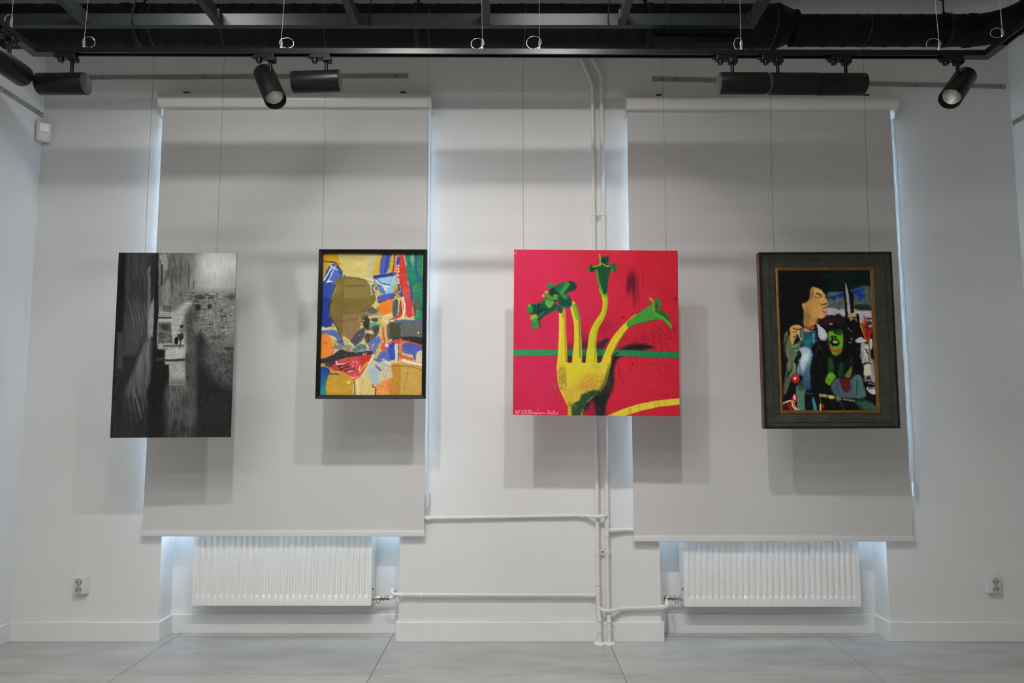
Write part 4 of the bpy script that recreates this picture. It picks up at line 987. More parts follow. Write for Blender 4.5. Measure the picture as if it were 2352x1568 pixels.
    # left middle
    p([104, 812, 220, 845, 240, 870, 106, 850], (216, 206, 186)); p([106, 850, 250, 846, 300, 915, 335, 995, 260, 950, 200, 895, 106, 890], (84, 108, 178), tex=(12, 20, 14)); p([104, 895, 205, 895, 232, 1010, 215, 1090, 104, 1128], (228, 136, 50)); p([198, 900, 262, 930, 250, 1015, 225, 1010], (208, 170, 84)); l([200, 895, 260, 935], 9, (226, 214, 190)); l([150, 975, 168, 962, 178, 970], 5, (90, 60, 40), .8)
    b(292, 985, 52, 40, (54, 68, 132), .9, .35, grain=.7); b(360, 1015, 60, 26, (70, 84, 140), .7, .4, grain=.9); l([230, 1010, 310, 1020], 16, (76, 98, 176), .9); p([420, 1030, 500, 980, 560, 1010, 540, 1050, 440, 1055], (60, 118, 118), .9); l([106, 795, 200, 800, 235, 815], 6, (34, 30, 30), .9); l([106, 810, 230, 805], 4, (60, 60, 90), .8)
    p([580, 960, 700, 930, 680, 1010, 630, 1090, 590, 1060], (92, 108, 178), .9); l([560, 975, 620, 1020], 14, (204, 80, 84), .9); l([470, 1045, 600, 1050], 10, (222, 170, 150), .9); l([350, 1040, 420, 1050], 14, (200, 70, 70), .7); l([235, 1020, 215, 1090], 22, (214, 96, 66), .8)
    p([104, 1130, 215, 1095, 300, 1035, 420, 1060, 605, 1045, 590, 1090, 420, 1105, 290, 1132, 240, 1200, 104, 1165], (50, 52, 52), tex=(8, 20, 12)); p([104, 1175, 190, 1165, 250, 1210, 104, 1205], (214, 148, 80), .9); b(200, 1180, 44, 26, (60, 58, 54), .9)
    p([262, 1145, 400, 1110, 600, 1090, 572, 1170, 505, 1285, 445, 1335, 350, 1300, 290, 1222], (206, 70, 74), tex=(14, 30, 16)); p([505, 1095, 600, 1090, 575, 1165, 520, 1230], (204, 40, 44), .85); p([215, 1215, 265, 1150, 290, 1215, 330, 1280, 280, 1240], (208, 62, 60)); l([262, 1150, 285, 1178, 385, 1162], 16, (238, 230, 224), .95, end=6); l([280, 1198, 380, 1170], 15, (48, 42, 44)); l([300, 1232, 390, 1192], 14, (48, 42, 44)); l([345, 1246, 440, 1215], 14, (44, 44, 48)); l([290, 1190, 320, 1262], 8, (36, 30, 40)); l([335, 1262, 380, 1300, 440, 1308], 16, (240, 234, 230), .95, end=8); l([385, 1245, 420, 1240], 10, (238, 232, 226)); l([492, 1255, 530, 1200, 572, 1155], 20, (212, 160, 40), .95); l([500, 1190, 485, 1230], 9, (238, 230, 220)); A.speck(30, 400, 1150, 500, 1320, 5, (240, 190, 180), .8, 3)
    l([622, 1078, 575, 1190, 520, 1290], 14, (226, 208, 200), .95); b(530, 1310, 40, 40, (214, 206, 190), .7, .6, grain=.9)
    p([104, 1215, 205, 1240, 190, 1400, 182, 1485, 104, 1485], (34, 74, 152), grad=((0, 1250, 0, 1440), (36, 142, 140))); p([200, 1250, 330, 1250, 442, 1352, 440, 1485, 182, 1485], (196, 152, 46), tex=(12, 60, 30)); p([440, 1340, 520, 1310, 655, 1395, 655, 1485, 440, 1485], (212, 192, 122)); l([200, 1270, 285, 1275], 16, (70, 64, 110), .9, dry=.5); l([104, 1205, 280, 1235], 5, (44, 36, 30)); l([440, 1340, 446, 1480], 8, (60, 54, 50)); l([470, 1340, 480, 1480], 16, (228, 220, 200), .7, dry=.6); l([520, 1330, 505, 1470], 12, (190, 160, 90), .6, dry=.5); b(388, 1352, 12, 12, (230, 215, 190))
    # right lower
    p([690, 1060, 770, 985, 850, 965, 855, 1120, 800, 1140, 655, 1145, 670, 1090], (92, 106, 182), tex=(20, 16, 16)); p([768, 1010, 838, 975, 840, 1110, 795, 1128], (52, 82, 172), .95); l([820, 930, 800, 990], 26, (40, 60, 140)); p([700, 975, 745, 975, 735, 1055, 690, 1030], (206, 92, 80)); p([770, 965, 830, 945, 790, 985, 745, 1000], (206, 90, 90), .9); b(755, 990, 14, 16, (230, 226, 224)); l([645, 1130, 665, 1060, 690, 985], 28, (206, 172, 74), .95); p([832, 975, 864, 975, 862, 1120, 845, 1175, 838, 1120], (208, 206, 196)); l([870, 945, 868, 1140], 8, (40, 36, 36)); p([872, 940, 912, 955, 910, 1070, 915, 1135, 880, 1130], (216, 122, 74), tex=(26, 10, 20)); p([825, 945, 880, 930, 880, 970, 830, 975], (206, 62, 56), .9)
    p([912, 970, 1115, 992, 1115, 1045, 1056, 1055, 1030, 1145, 1000, 1080, 925, 1075], (80, 96, 170), tex=(12, 20, 14)); l([885, 945, 1000, 965, 1115, 1000], 15, (206, 76, 76)); l([895, 1095, 1000, 1128], 30, (206, 86, 76), .9); l([905, 1070, 1000, 1085], 9, (228, 190, 180), .8); p([1050, 1060, 1115, 1045, 1115, 1165, 1045, 1145], (208, 198, 166)); p([905, 1145, 1115, 1160, 1115, 1205, 1000, 1190, 905, 1180], (196, 176, 110)); l([905, 1138, 980, 1158, 1115, 1190], 20, (234, 228, 218)); b(903, 1192, 13, 18, (236, 232, 226)); l([1000, 1180, 950, 1178], 5, (90, 80, 60), .6)
    p([560, 1210, 650, 1150, 740, 1150, 815, 1205, 800, 1325, 650, 1390, 600, 1310], (186, 186, 170), tex=(22, 18, 18)); p([590, 1230, 650, 1220, 680, 1290, 645, 1380, 600, 1330], (160, 186, 198), .9); p([700, 1240, 800, 1240, 780, 1330, 680, 1360], (204, 184, 142), .7); l([650, 1190, 695, 1235], 16, (90, 102, 150)); l([640, 1130, 690, 1150], 20, (84, 100, 160), .9); l([720, 1130, 780, 1170], 22, (226, 226, 222), .7, dry=.5)
    p([800, 1180, 1115, 1205, 1115, 1485, 860, 1485, 862, 1320], (196, 160, 78), tex=(8, 70, 30)); p([800, 1190, 885, 1195, 878, 1485, 755, 1485, 775, 1340, 815, 1300], (186, 134, 40), .9, soft=6); p([650, 1385, 790, 1320, 768, 1485, 650, 1485], (226, 152, 84), tex=(16, 40, 9)); p([770, 1345, 800, 1330, 795, 1420, 768, 1430], (228, 118, 60), .8)
    l([620, 1370, 622, 1400, 648, 1400, 652, 1475], 7, (50, 40, 34)); l([800, 1192, 1000, 1200, 1112, 1242], 5, (96, 74, 40), .9); l([966, 1195, 950, 1320, 918, 1470], 4, (120, 96, 50), .9)
    A.speck(50, 480, 650, 700, 1100, 5, (226, 224, 215), .8, 5); A.speck(40, 200, 1000, 620, 1100, 4, (220, 220, 220), .6, 6); A.speck(25, 880, 760, 1100, 960, 3.5, (200, 200, 195), .6, 8)
    A.finish(1.9, 6.0, 0.3, 4, (3, 18, 5), 0.97)
    return A

# ------------------------------------------------------------------ 3. fork and flowers print
FC = (1160, 560, 3.824)
def paint_fork():
    A = Art(q2(FC, [(73, 47), (1512, 67), (1527, 1508), (62, 1503)]), 560, 560, FC, (206, 46, 74)); crop(A, FC)
    p, l, b = A.poly, A.line, A.blob
    t = np.clip((A.X - 60) / 1460, 0, 1)[..., None]
    A.C = np.array((207, 48, 80.)) * (1 - t) + np.array((197, 38, 54.)) * t + (6 * fbm(A.X / 120, A.Y / 120, 5))[..., None]
    b(300, 250, 260, 220, (210, 46, 88), .6, .6); b(320, 1150, 200, 330, (208, 50, 92), .7, .6); b(330, 700, 180, 260, (208, 46, 92), .5, .6); b(700, 500, 200, 200, (208, 46, 86), .4, .7); b(1250, 1200, 250, 260, (204, 46, 66), .5, .7)
    # smudge, scratches, grime
    b(1115, 350, 40, 92, (72, 22, 36), .8, .7); b(1090, 340, 16, 70, (90, 22, 40), .5, .7); b(1075, 360, 20, 90, (110, 26, 44), .6, .6); b(1130, 470, 18, 90, (112, 28, 44), .5, .7); b(1165, 400, 16, 110, (130, 30, 46), .5, .7); b(1205, 350, 10, 90, (140, 30, 46), .4, .7)
    for x, y0, y1, x1 in ((1105, 380, 700, 1095), (1180, 300, 620, 1190), (1210, 420, 650, 1225), (960, 460, 760, 945), (880, 680, 800, 930), (940, 640, 760, 950), (1150, 240, 420, 1150), (1085, 600, 900, 1095), (1250, 700, 900, 1255), (1330, 720, 960, 1345)):
        l([x, y0, x1, y1], 9, (220, 56, 66), .5, soft=5)
    b(900, 700, 120, 60, (130, 40, 60), .35, .7, grain=.8); b(880, 760, 70, 60, (110, 34, 56), .5, .7, grain=.8); b(1180, 860, 130, 60, (150, 34, 48), .5, .7, grain=.9); b(1390, 790, 110, 110, (140, 32, 46), .45, .7, grain=1); b(700, 870, 90, 70, (120, 30, 56), .5, .7)
    A.speck(60, 1000, 700, 1500, 1000, 5, (70, 24, 34), .7, 2); A.speck(40, 960, 1040, 1480, 1330, 6, (110, 24, 40), .6, 3); A.speck(12, 380, 1200, 480, 1400, 4, (190, 130, 80), .6, 4); b(432, 1255, 10, 9, (120, 110, 80)); b(1490, 490, 9, 12, (90, 26, 36), .8); b(1030, 655, 8, 8, (70, 20, 30), .9)
    rg = random.Random(8)
    for i in range(26):
        x = rg.uniform(1080, 1480); y = rg.uniform(700, 980); l([x, y, x + rg.uniform(5, 40), y + rg.uniform(40, 130)], 3.5, (rg.choice(((205, 120, 70), (230, 70, 76), (120, 24, 36)))), .55, soft=2.5)
    for x0, y0, x1, y1 in ((975, 1030, 1035, 1250), (1310, 960, 1370, 1180), (420, 1280, 500, 1460), (985, 1090, 1010, 1200), (1355, 880, 1395, 1090)): l([x0, y0, x1, y1], 4, (110, 24, 40), .6, soft=2.5)
    l([412, 1230, 495, 1465], 3.5, (224, 110, 96), .6)
    # cast shadow of the fork painted in the print
    p([968, 985, 1000, 940, 1120, 890, 1290, 905, 1240, 930, 1000, 1000, 955, 1120, 945, 1260, 910, 1340, 880, 1410, 850, 1515, 600, 1515, 700, 1400, 850, 1260, 915, 1090, 940, 990], (28, 40, 38), .97, soft=14, wob=10)
    p([985, 945, 1060, 915, 1200, 890, 1300, 915, 1180, 930], (40, 28, 36), .8, soft=18, wob=10); p([650, 920, 700, 870, 760, 860, 720, 935], (70, 34, 52), .7, soft=18); p([800, 900, 850, 850, 900, 830, 880, 900, 830, 945], (36, 42, 44), .9, soft=14, wob=10)
    p([640, 1515, 720, 1430, 760, 1380, 790, 1515], (176, 34, 60), .85, soft=16, wob=12); for_ = [(780, 1400, 850, 1480), (760, 1420, 790, 1510)]
    for f_ in for_: l(list(f_), 6, (150, 40, 60), .7, soft=3)
    for i in range(12): l([880 + i * 6, 1250 + i * 14, 960 + i * 5, 1240 + i * 16], 4, (190, 40, 60), .5, soft=3)
    # green stripe
    p([50, 938, 460, 935, 800, 932, 1000, 935, 1300, 946, 1540, 960, 1540, 1014, 1300, 1002, 1000, 990, 460, 988, 50, 994], (60, 150, 88), soft=2.5, wob=1.5, tex=(5, 60, 20), curve=False, grad=((200, 0, 1500, 0), (36, 128, 76)))
    l([460, 930, 1540, 955], 4, (90, 28, 46), .5); l([50, 995, 460, 990, 1000, 993, 1540, 1017], 4, (100, 26, 44), .5)
    for x in (1090, 1190, 1280, 1360, 1440): l([x, 940, x + 8, 1000], 4, (28, 84, 52), .7)
    l([985, 965, 950, 980], 20, (28, 60, 50), .7)
    for x0 in (537, 667, 797):
        p([x0, 880, x0 + 46, 880, x0 + 46, 935, x0, 935], (80, 40, 58), .5, soft=12, curve=False); p([x0, 988, x0 + 48, 988, x0 + 46, 1050, x0, 1050], (40, 40, 46), .85, soft=8, curve=False); p([x0, 935, x0 + 50, 935, x0 + 48, 990, x0, 990], (34, 112, 80), .8, soft=4, curve=False)
    # yellow stripe
    p([870, 1515, 1000, 1460, 1150, 1410, 1300, 1378, 1540, 1353, 1540, 1407, 1350, 1428, 1200, 1460, 1060, 1502, 1030, 1515], (221, 205, 62), soft=2.5, wob=2, tex=(5, 40, 20), curve=False)
    for x, y in ((1080, 1440), (1095, 1440), (1165, 1415), (930, 1490), (1395, 1375), (1335, 1385), (1300, 1385)): l([x, y, x + 10, y + 46], 4, (130, 110, 40), .8)
    # tines and body
    Yc = (221, 204, 56)
    p([468, 600, 500, 590, 524, 600, 528, 760, 536, 1060, 455, 1080, 455, 1000, 462, 880, 468, 740], Yc, soft=3, wob=1.5); l([518, 640, 523, 800, 530, 1040], 16, (196, 132, 62), .9, soft=5); l([480, 660, 474, 900, 465, 1060], 14, (226, 220, 90), .7, soft=6); p([485, 575, 525, 575, 522, 640, 500, 660], (170, 140, 60), .7, soft=8)
    p([572, 525, 600, 512, 636, 585, 655, 680, 660, 800, 667, 1060, 585, 1060, 597, 900, 600, 760, 588, 655, 570, 590], Yc, soft=3, wob=1.5); l([612, 540, 640, 640, 648, 780, 652, 1000], 20, (66, 128, 58), .85, soft=7, end=12); l([590, 540, 606, 600, 622, 660], 18, (70, 140, 50), .6, soft=8); l([660, 830, 664, 1045], 8, (206, 150, 80), .8)
    p([880, 440, 896, 490, 890, 580, 862, 665, 815, 750, 798, 830, 793, 920, 797, 1060, 705, 1060, 720, 900, 735, 800, 770, 710, 830, 620, 850, 555, 846, 480, 818, 400, 870, 400], (208, 204, 44), soft=3, wob=1.5); l([886, 480, 880, 580, 850, 660, 800, 750, 782, 900], 16, (120, 164, 50), .7, soft=9, end=10); l([868, 520, 855, 600, 800, 690, 765, 780, 750, 900], 16, (190, 176, 40), .5, soft=9); l([780, 860, 785, 1040], 10, (150, 140, 50), .7, soft=5); p([825, 400, 880, 400, 890, 470, 850, 470], (90, 160, 40), .8, soft=8)
    p([838, 1060, 880, 940, 930, 842, 985, 768, 1062, 690, 1150, 625, 1190, 690, 1095, 728, 1052, 780, 1002, 852, 962, 930, 925, 1005, 915, 1070], (222, 204, 50), soft=3, wob=1.5); l([1060, 770, 1000, 855, 955, 935, 925, 1000], 10, (50, 110, 50), .7, soft=5); l([1040, 740, 985, 800, 940, 870, 905, 960], 14, (218, 176, 50), .6, soft=8)
    p([452, 1048, 536, 1046, 562, 1056, 590, 1048, 665, 1052, 690, 1056, 712, 1044, 796, 1048, 820, 1058, 842, 1042, 920, 1040, 906, 1130, 880, 1220, 830, 1290, 745, 1368, 692, 1420, 660, 1515, 552, 1515, 545, 1440, 525, 1385, 480, 1300, 457, 1220, 450, 1140], (222, 202, 64), soft=3, wob=1.5, tex=(8, 60, 60))
    for x0 in (557, 690, 820): l([x0 - 22, 1046, x0, 1056, x0 + 24, 1044], 5, (230, 220, 120), .8)
    b(640, 1150, 100, 60, (216, 206, 50), .7, .6); b(800, 1080, 40, 24, (176, 190, 40), .7, .6); b(495, 1180, 36, 100, (172, 124, 56), .7, .7, grain=.5); b(770, 1205, 120, 75, (194, 134, 64), .8, .7, grain=.3); b(700, 1275, 120, 50, (204, 150, 70), .6, .7); b(560, 1330, 60, 60, (206, 160, 66), .6, .6); A.speck(240, 462, 1090, 535, 1290, 3, (116, 76, 40), .55, 12); A.speck(240, 660, 1150, 860, 1290, 2.6, (150, 90, 46), .5, 13)
    p([915, 1050, 905, 1130, 880, 1220, 830, 1290, 745, 1375, 780, 1330, 850, 1230, 885, 1130], (70, 90, 46), .8, soft=9)
    p([665, 1330, 720, 1305, 830, 1288, 745, 1372, 690, 1430, 655, 1515, 585, 1515, 565, 1440, 590, 1400, 640, 1380], (30, 62, 54), .9, soft=10, wob=22, tex=(14, 12, 12)); b(600, 1420, 26, 40, (150, 120, 56), .6, .5, grain=1); b(560, 1480, 14, 50, (190, 150, 60), .6, .5); b(640, 1350, 30, 18, (190, 140, 66), .7, .5, grain=1); b(560, 1410, 20, 30, (70, 80, 50), .6, .6, grain=1)
    l([470, 1270, 510, 1345, 540, 1420], 6, (228, 206, 90), .7)
    # left flower cluster
    D1, D2, L1_, L2_ = (22, 78, 56), (16, 52, 56), (48, 142, 66), (104, 158, 58)
    p([360, 470, 330, 505, 260, 535, 205, 540, 185, 575, 205, 610, 240, 640, 262, 680, 300, 720, 318, 752, 300, 690, 330, 650, 410, 600, 450, 560], D1, soft=3, wob=2); l([290, 660, 295, 710, 316, 752], 16, (26, 84, 54), end=6); b(300, 575, 56, 46, D2, 1, .25, rot=-.3); b(350, 545, 60, 36, (28, 96, 62), .8, .35, rot=-.3); l([230, 540, 330, 520], 12, (36, 110, 66), .8)
    b(210, 580, 28, 32, L1_, 1, .2); b(205, 548, 14, 14, (140, 160, 70), 1, .3); b(245, 652, 34, 24, (150, 168, 76), 1, .25, rot=-.5); b(256, 710, 29, 46, (40, 150, 74), 1, .15, rot=.15); l([335, 600, 290, 640, 250, 690], 6, (120, 170, 80), .9)
    p([385, 400, 430, 380, 470, 420, 480, 470, 440, 520, 400, 500, 365, 470, 380, 440], (26, 54, 44), soft=4, wob=3); p([430, 380, 500, 345, 545, 340, 520, 400, 470, 440], (26, 100, 66), soft=3, wob=2); p([540, 340, 590, 336, 624, 375, 612, 408, 560, 428, 500, 455, 490, 420], (20, 66, 52), soft=3, wob=2); l([540, 362, 510, 410, 480, 450], 44, (66, 142, 70), 1, soft=3, end=30); p([345, 480, 378, 450, 420, 490, 415, 540, 385, 570, 350, 540], (60, 150, 58), soft=3, wob=2, grad=((350, 480, 390, 560), (112, 172, 60))); b(437, 474, 27, 30, (88, 146, 72), 1, .15); p([460, 470, 510, 445, 560, 470, 582, 510, 575, 555, 530, 568, 470, 540], (24, 80, 62), soft=3, wob=2); b(515, 470, 34, 22, L1_, .9, .3, rot=.6); p([430, 530, 490, 560, 500, 600, 478, 615, 445, 580], (24, 86, 66), soft=3, wob=2)
    b(392, 370, 30, 27, L1_, 1, .15); b(385, 375, 14, 16, (34, 110, 60), .8); b(352, 432, 16, 20, (150, 168, 60), 1, .2); b(332, 458, 14, 16, (190, 176, 60), 1, .25); l([335, 440, 345, 460], 8, (40, 80, 40), .8)
    for c_, r_, w_ in (((437, 474), 24, 4), ((392, 370), 26, 4), ((378, 520), 30, 4)):
        l([[c_[0] - r_ * .6, c_[1] + r_ * .5], [c_[0] - r_ * .2, c_[1] - r_ * .3], [c_[0] + r_ * .5, c_[1] - r_ * .6]], w_, (130, 178, 90), .5, soft=4)
    l([500, 350, 470, 420], 5, (40, 120, 80), .6); l([600, 345, 540, 420], 6, (30, 90, 70), .6); l([475, 550, 560, 560], 7, (36, 110, 80), .6); l([490, 480, 560, 545], 10, (14, 50, 46), .6, soft=6); l([440, 545, 470, 600], 8, (40, 110, 80), .6); l([350, 480, 400, 500, 440, 500], 6, (12, 40, 40), .7); l([420, 440, 470, 450], 8, (14, 34, 34), .7, soft=4); l([270, 545, 262, 600], 10, (60, 150, 90), .5, soft=5); l([330, 640, 400, 595, 450, 565], 6, (46, 120, 70), .6)
    # middle flower
    p([765, 205, 800, 190, 840, 175, 905, 185, 930, 195, 905, 290, 885, 440, 838, 425, 815, 340, 795, 260], (24, 78, 50), soft=3, wob=2, tex=(10, 8, 30)); l([795, 230, 815, 330, 845, 430], 14, (84, 164, 44), .9, soft=6, end=20); l([800, 225, 830, 310], 8, (50, 120, 60), .6); b(755, 222, 32, 32, (22, 66, 50), 1, .2); l([735, 205, 730, 240], 8, (110, 170, 90), .8); b(948, 215, 26, 38, (30, 104, 52), 1, .15); l([930, 215, 938, 250], 6, (90, 170, 80), .7); b(865, 150, 44, 34, (18, 76, 58), 1, .2); b(860, 155, 20, 14, (12, 44, 46), .8); l([824, 96, 830, 140, 828, 195], 15, (140, 164, 56), 1, end=12); l([897, 113, 888, 150], 14, (24, 60, 44)); l([765, 205, 800, 200, 828, 185, 850, 180, 885, 200, 915, 198], 9, (186, 190, 60), .95)
    # right flower
    p([1062, 700, 1150, 628, 1240, 568, 1295, 535, 1312, 598, 1375, 625, 1440, 690, 1462, 742, 1440, 738, 1380, 682, 1320, 672, 1250, 690, 1130, 715, 1085, 745], (74, 156, 46), soft=3, wob=2, grad=((1060, 720, 1330, 600), (66, 146, 60))); l([1090, 735, 1180, 705, 1330, 675], 8, (40, 90, 40), .7); p([1300, 595, 1360, 590, 1420, 625, 1440, 690, 1380, 645], (44, 100, 46), soft=3, wob=2); p([1252, 484, 1290, 490, 1312, 545, 1310, 600, 1285, 590, 1290, 530], (128, 168, 62), soft=3, wob=2); p([1322, 490, 1350, 490, 1365, 540, 1345, 580, 1310, 590, 1315, 540], (44, 124, 54), soft=3, wob=2); b(1320, 555, 14, 26, (60, 60, 46), .8); l([1310, 630, 1390, 665, 1455, 735], 16, (110, 172, 60), .9, end=8); p([1200, 590, 1290, 545, 1290, 620, 1210, 640], (76, 150, 90), .6, soft=16)
    # pencilled inscription
    def ink(pts): l(pts, 5.5, (238, 176, 180), .95, soft=2.2, wob=0, curve=False)
    ink([[84, 1494], [92, 1462], [102, 1494]]); ink([[88, 1482], [100, 1482]]); ink([[112, 1494], [112, 1462], [124, 1466], [120, 1478], [112, 1480]])
    ink([[138, 1468], [146, 1462], [150, 1472], [136, 1492], [152, 1492]]); ink([[158, 1500], [168, 1456]]); ink([[180, 1466], [172, 1472], [182, 1482], [174, 1492], [186, 1490], [176, 1478], [184, 1466]])
    ink([[196, 1496], [206, 1460]]); ink([[196, 1464], [222, 1460], [222, 1474], [206, 1478], [224, 1482], [212, 1496], [200, 1496]]); ink([[230, 1490], [240, 1478], [242, 1492], [252, 1480], [256, 1492]]); ink([[262, 1480], [258, 1490], [270, 1488], [264, 1504]]); ink([[276, 1480], [276, 1492]]); ink([[284, 1452], [278, 1466]]); ink([[286, 1492], [292, 1480], [298, 1492], [306, 1482], [314, 1492], [322, 1482], [332, 1490], [346, 1486]])
    ink([[366, 1470], [378, 1464], [384, 1474], [366, 1492], [388, 1492]]); ink([[398, 1484], [404, 1480], [406, 1490], [398, 1490], [398, 1484]]); ink([[414, 1474], [424, 1468], [430, 1478], [414, 1494], [434, 1494]]); ink([[446, 1484], [454, 1482], [456, 1492], [446, 1492], [446, 1484]])
    l([80, 84, 92, 70], 6, (240, 200, 200), .9)
    A.finish(0.5, 8.0, 0.2, 3, (1.5, 6, 24), 1.05)
    return A

# ------------------------------------------------------------------ 4. framed portrait painting
FD = (1730, 560, 3.563)
def paint_portrait():
    A = Art(q2(FD, [(218, 208), (1016, 208), (1050, 1362), (246, 1364)]), 342, 483, FD, (13, 15, 15)); crop(A, FD)
    p, l, b = A.poly, A.line, A.blob
    K = (12, 13, 14)
    p([640, 205, 1020, 205, 1020, 345, 820, 365, 620, 400], (12, 26, 24), tex=(8, 60, 20)); p([620, 405, 800, 385, 1020, 345, 1025, 545, 625, 545], (72, 88, 78), soft=8, tex=(16, 30, 14))
    p([632, 450, 650, 432, 720, 408, 800, 388, 795, 422, 735, 440, 705, 462, 690, 445], (20, 44, 122), soft=4); p([838, 386, 965, 352, 935, 398, 985, 420, 950, 438, 932, 465, 905, 420, 860, 402], (20, 50, 146), soft=4); l([640, 432, 800, 386], 5, (130, 150, 150), .6); l([840, 384, 960, 354], 5, (90, 120, 110), .6); l([640, 490, 730, 460, 800, 455], 8, (130, 136, 126), .6, dry=.4); l([985, 360, 985, 430], 8, (110, 124, 116), .7); l([728, 400, 732, 510], 6, (140, 146, 140), .6); l([880, 500, 960, 470], 8, (110, 120, 110), .5)
    p([622, 528, 800, 535, 1025, 545, 1028, 690, 900, 640, 760, 610, 622, 630], (168, 165, 168), soft=8, tex=(14, 40, 20)); p([880, 500, 980, 490, 1020, 520, 1020, 545, 900, 540], (34, 42, 40), .95, soft=8); b(740, 520, 16, 26, (50, 80, 80), .7); b(690, 560, 50, 30, (160, 156, 160), .8)
    p([785, 345, 835, 345, 868, 560, 850, 660, 800, 640, 795, 500], (14, 14, 15), soft=4); p([802, 350, 818, 345, 846, 590, 822, 605], (152, 152, 152), soft=4, tex=(20, 8, 30)); p([838, 410, 862, 400, 872, 580, 850, 600], (16, 16, 16)); l([815, 600, 826, 680], 9, (170, 170, 70), .9)
    # crowd
    p([560, 640, 660, 590, 820, 600, 900, 660, 1000, 700, 1000, 1350, 560, 1350], K, soft=10, tex=(5, 30, 30)); b(682, 622, 48, 40, (38, 20, 24), 1, .2); b(760, 640, 42, 38, (34, 20, 24), 1, .2); b(610, 645, 40, 34, (44, 18, 24), .9); b(640, 640, 22, 18, (74, 24, 30), .7); b(672, 656, 16, 9, (140, 136, 132), .9); b(735, 590, 30, 20, (24, 16, 18), .9)
    b(872, 608, 36, 44, (170, 146, 92), 1, .15); b(868, 648, 26, 34, (20, 18, 18), 1, .3); l([852, 600, 895, 606], 10, (26, 22, 20)); p([895, 570, 918, 590, 912, 650, 895, 625], K, soft=4); p([830, 660, 930, 650, 960, 780, 880, 800, 810, 720], K, soft=6); l([820, 690, 850, 718], 8, (150, 146, 140), .8); b(1000, 625, 20, 22, (150, 120, 90), .9); l([985, 610, 1022, 612], 12, (20, 18, 18)); b(1002, 650, 22, 18, (30, 26, 28), .9)
    p([955, 605, 972, 600, 985, 690, 1025, 680, 1022, 740, 1000, 810, 985, 820, 965, 720], (150, 20, 28), soft=4, tex=(16, 10, 30)); l([930, 660, 945, 720, 978, 800], 20, (190, 116, 36), .95, end=6); l([945, 625, 962, 740], 9, (200, 96, 40), .8); l([960, 610, 955, 660], 8, (200, 150, 120), .7)
    p([880, 790, 935, 765, 975, 795, 940, 812, 890, 808], (178, 180, 172), soft=4); p([1000, 790, 1025, 780, 1022, 850, 1008, 870], (184, 186, 180), soft=4); b(850, 775, 12, 8, (120, 120, 120), .7); b(838, 805, 14, 6, (110, 110, 110), .7)
    # horned white skull at the right edge
    p([925, 825, 985, 820, 1005, 850, 1012, 930, 1035, 960, 1046, 1090, 1046, 1150, 985, 1145, 958, 1120, 945, 1010, 932, 960], (156, 156, 152), soft=5, tex=(20, 14, 14)); p([950, 850, 985, 840, 985, 890, 975, 930, 955, 900], (196, 192, 172), .9, soft=5); l([965, 860, 985, 900], 10, (24, 22, 22)); l([1000, 860, 995, 960], 18, (96, 96, 100), .8); b(930, 920, 14, 30, (120, 122, 118), .8); l([940, 990, 975, 975, 1005, 985], 12, (24, 22, 24)); p([955, 1000, 1015, 990, 1015, 1070, 955, 1080], (196, 194, 172), soft=6); b(1025, 1010, 18, 60, (120, 120, 124), .8); p([955, 1085, 1010, 1080, 1030, 1125, 965, 1120], (104, 104, 106), .9, soft=6); b(985, 1098, 14, 12, (20, 20, 22), .9); l([1010, 1080, 1030, 1130], 14, (176, 176, 164), .8)
    p([958, 1128, 1046, 1140, 1046, 1188, 985, 1185], (18, 17, 18), soft=4); l([985, 1142, 1046, 1150], 7, (190, 190, 184), .8); p([965, 1182, 1000, 1195, 1046, 1190, 1046, 1228, 1005, 1228], (186, 186, 180), soft=4); 
    for x in (980, 1000, 1016, 1032): b(x, 1182, 6, 15, (190, 190, 184), .95, .2)
    # painted head in profile
    p([240, 300, 480, 300, 620, 330, 640, 420, 560, 500, 460, 660, 300, 700, 235, 620], (13, 14, 15), soft=20); 
    p([497, 372, 520, 345, 560, 352, 600, 380, 626, 410, 630, 440, 652, 490, 640, 503, 626, 508, 634, 522, 622, 538, 634, 552, 622, 575, 618, 598, 590, 612, 560, 612, 545, 640, 530, 690, 455, 690, 440, 640, 445, 560, 430, 520, 426, 488, 445, 488, 470, 470, 490, 430], (190, 142, 78), soft=3, tex=(12, 22, 22)); p([440, 560, 480, 560, 520, 610, 560, 615, 540, 680, 455, 690], (140, 104, 54), .9, soft=14); p([490, 620, 545, 610, 530, 680, 500, 690], (190, 130, 66), .8, soft=10); b(480, 520, 40, 50, (150, 112, 62), .6, .6); b(520, 480, 40, 60, (196, 132, 60), .6, .6); b(600, 590, 30, 18, (200, 156, 80), .7); b(570, 385, 34, 22, (202, 162, 98), .8); b(610, 460, 24, 26, (206, 158, 92), .8); b(435, 500, 12, 26, (170, 140, 90), .8); p([492, 375, 520, 345, 530, 400, 505, 470, 488, 440], (120, 98, 60), .7, soft=10)
    p([470, 300, 640, 300, 640, 400, 622, 398, 600, 365, 560, 356, 525, 348, 500, 372, 490, 440, 470, 470, 440, 470, 420, 400], (13, 14, 14), soft=6, wob=8)
    l([555, 402, 585, 412, 592, 428], 10, (46, 34, 22)); l([535, 432, 580, 440], 8, (86, 66, 40), .9); l([545, 424, 575, 430], 6, (190, 170, 120), .9); l([560, 445, 585, 446], 5, (200, 186, 150), .8); l([604, 496, 632, 488], 9, (30, 18, 14)); l([590, 485, 592, 500], 5, (90, 50, 30), .8); l([598, 532, 618, 520, 633, 526], 10, (168, 44, 46)); l([606, 552, 620, 560, 632, 552], 11, (176, 60, 60)); l([608, 542, 630, 540], 5, (220, 200, 180), .9)
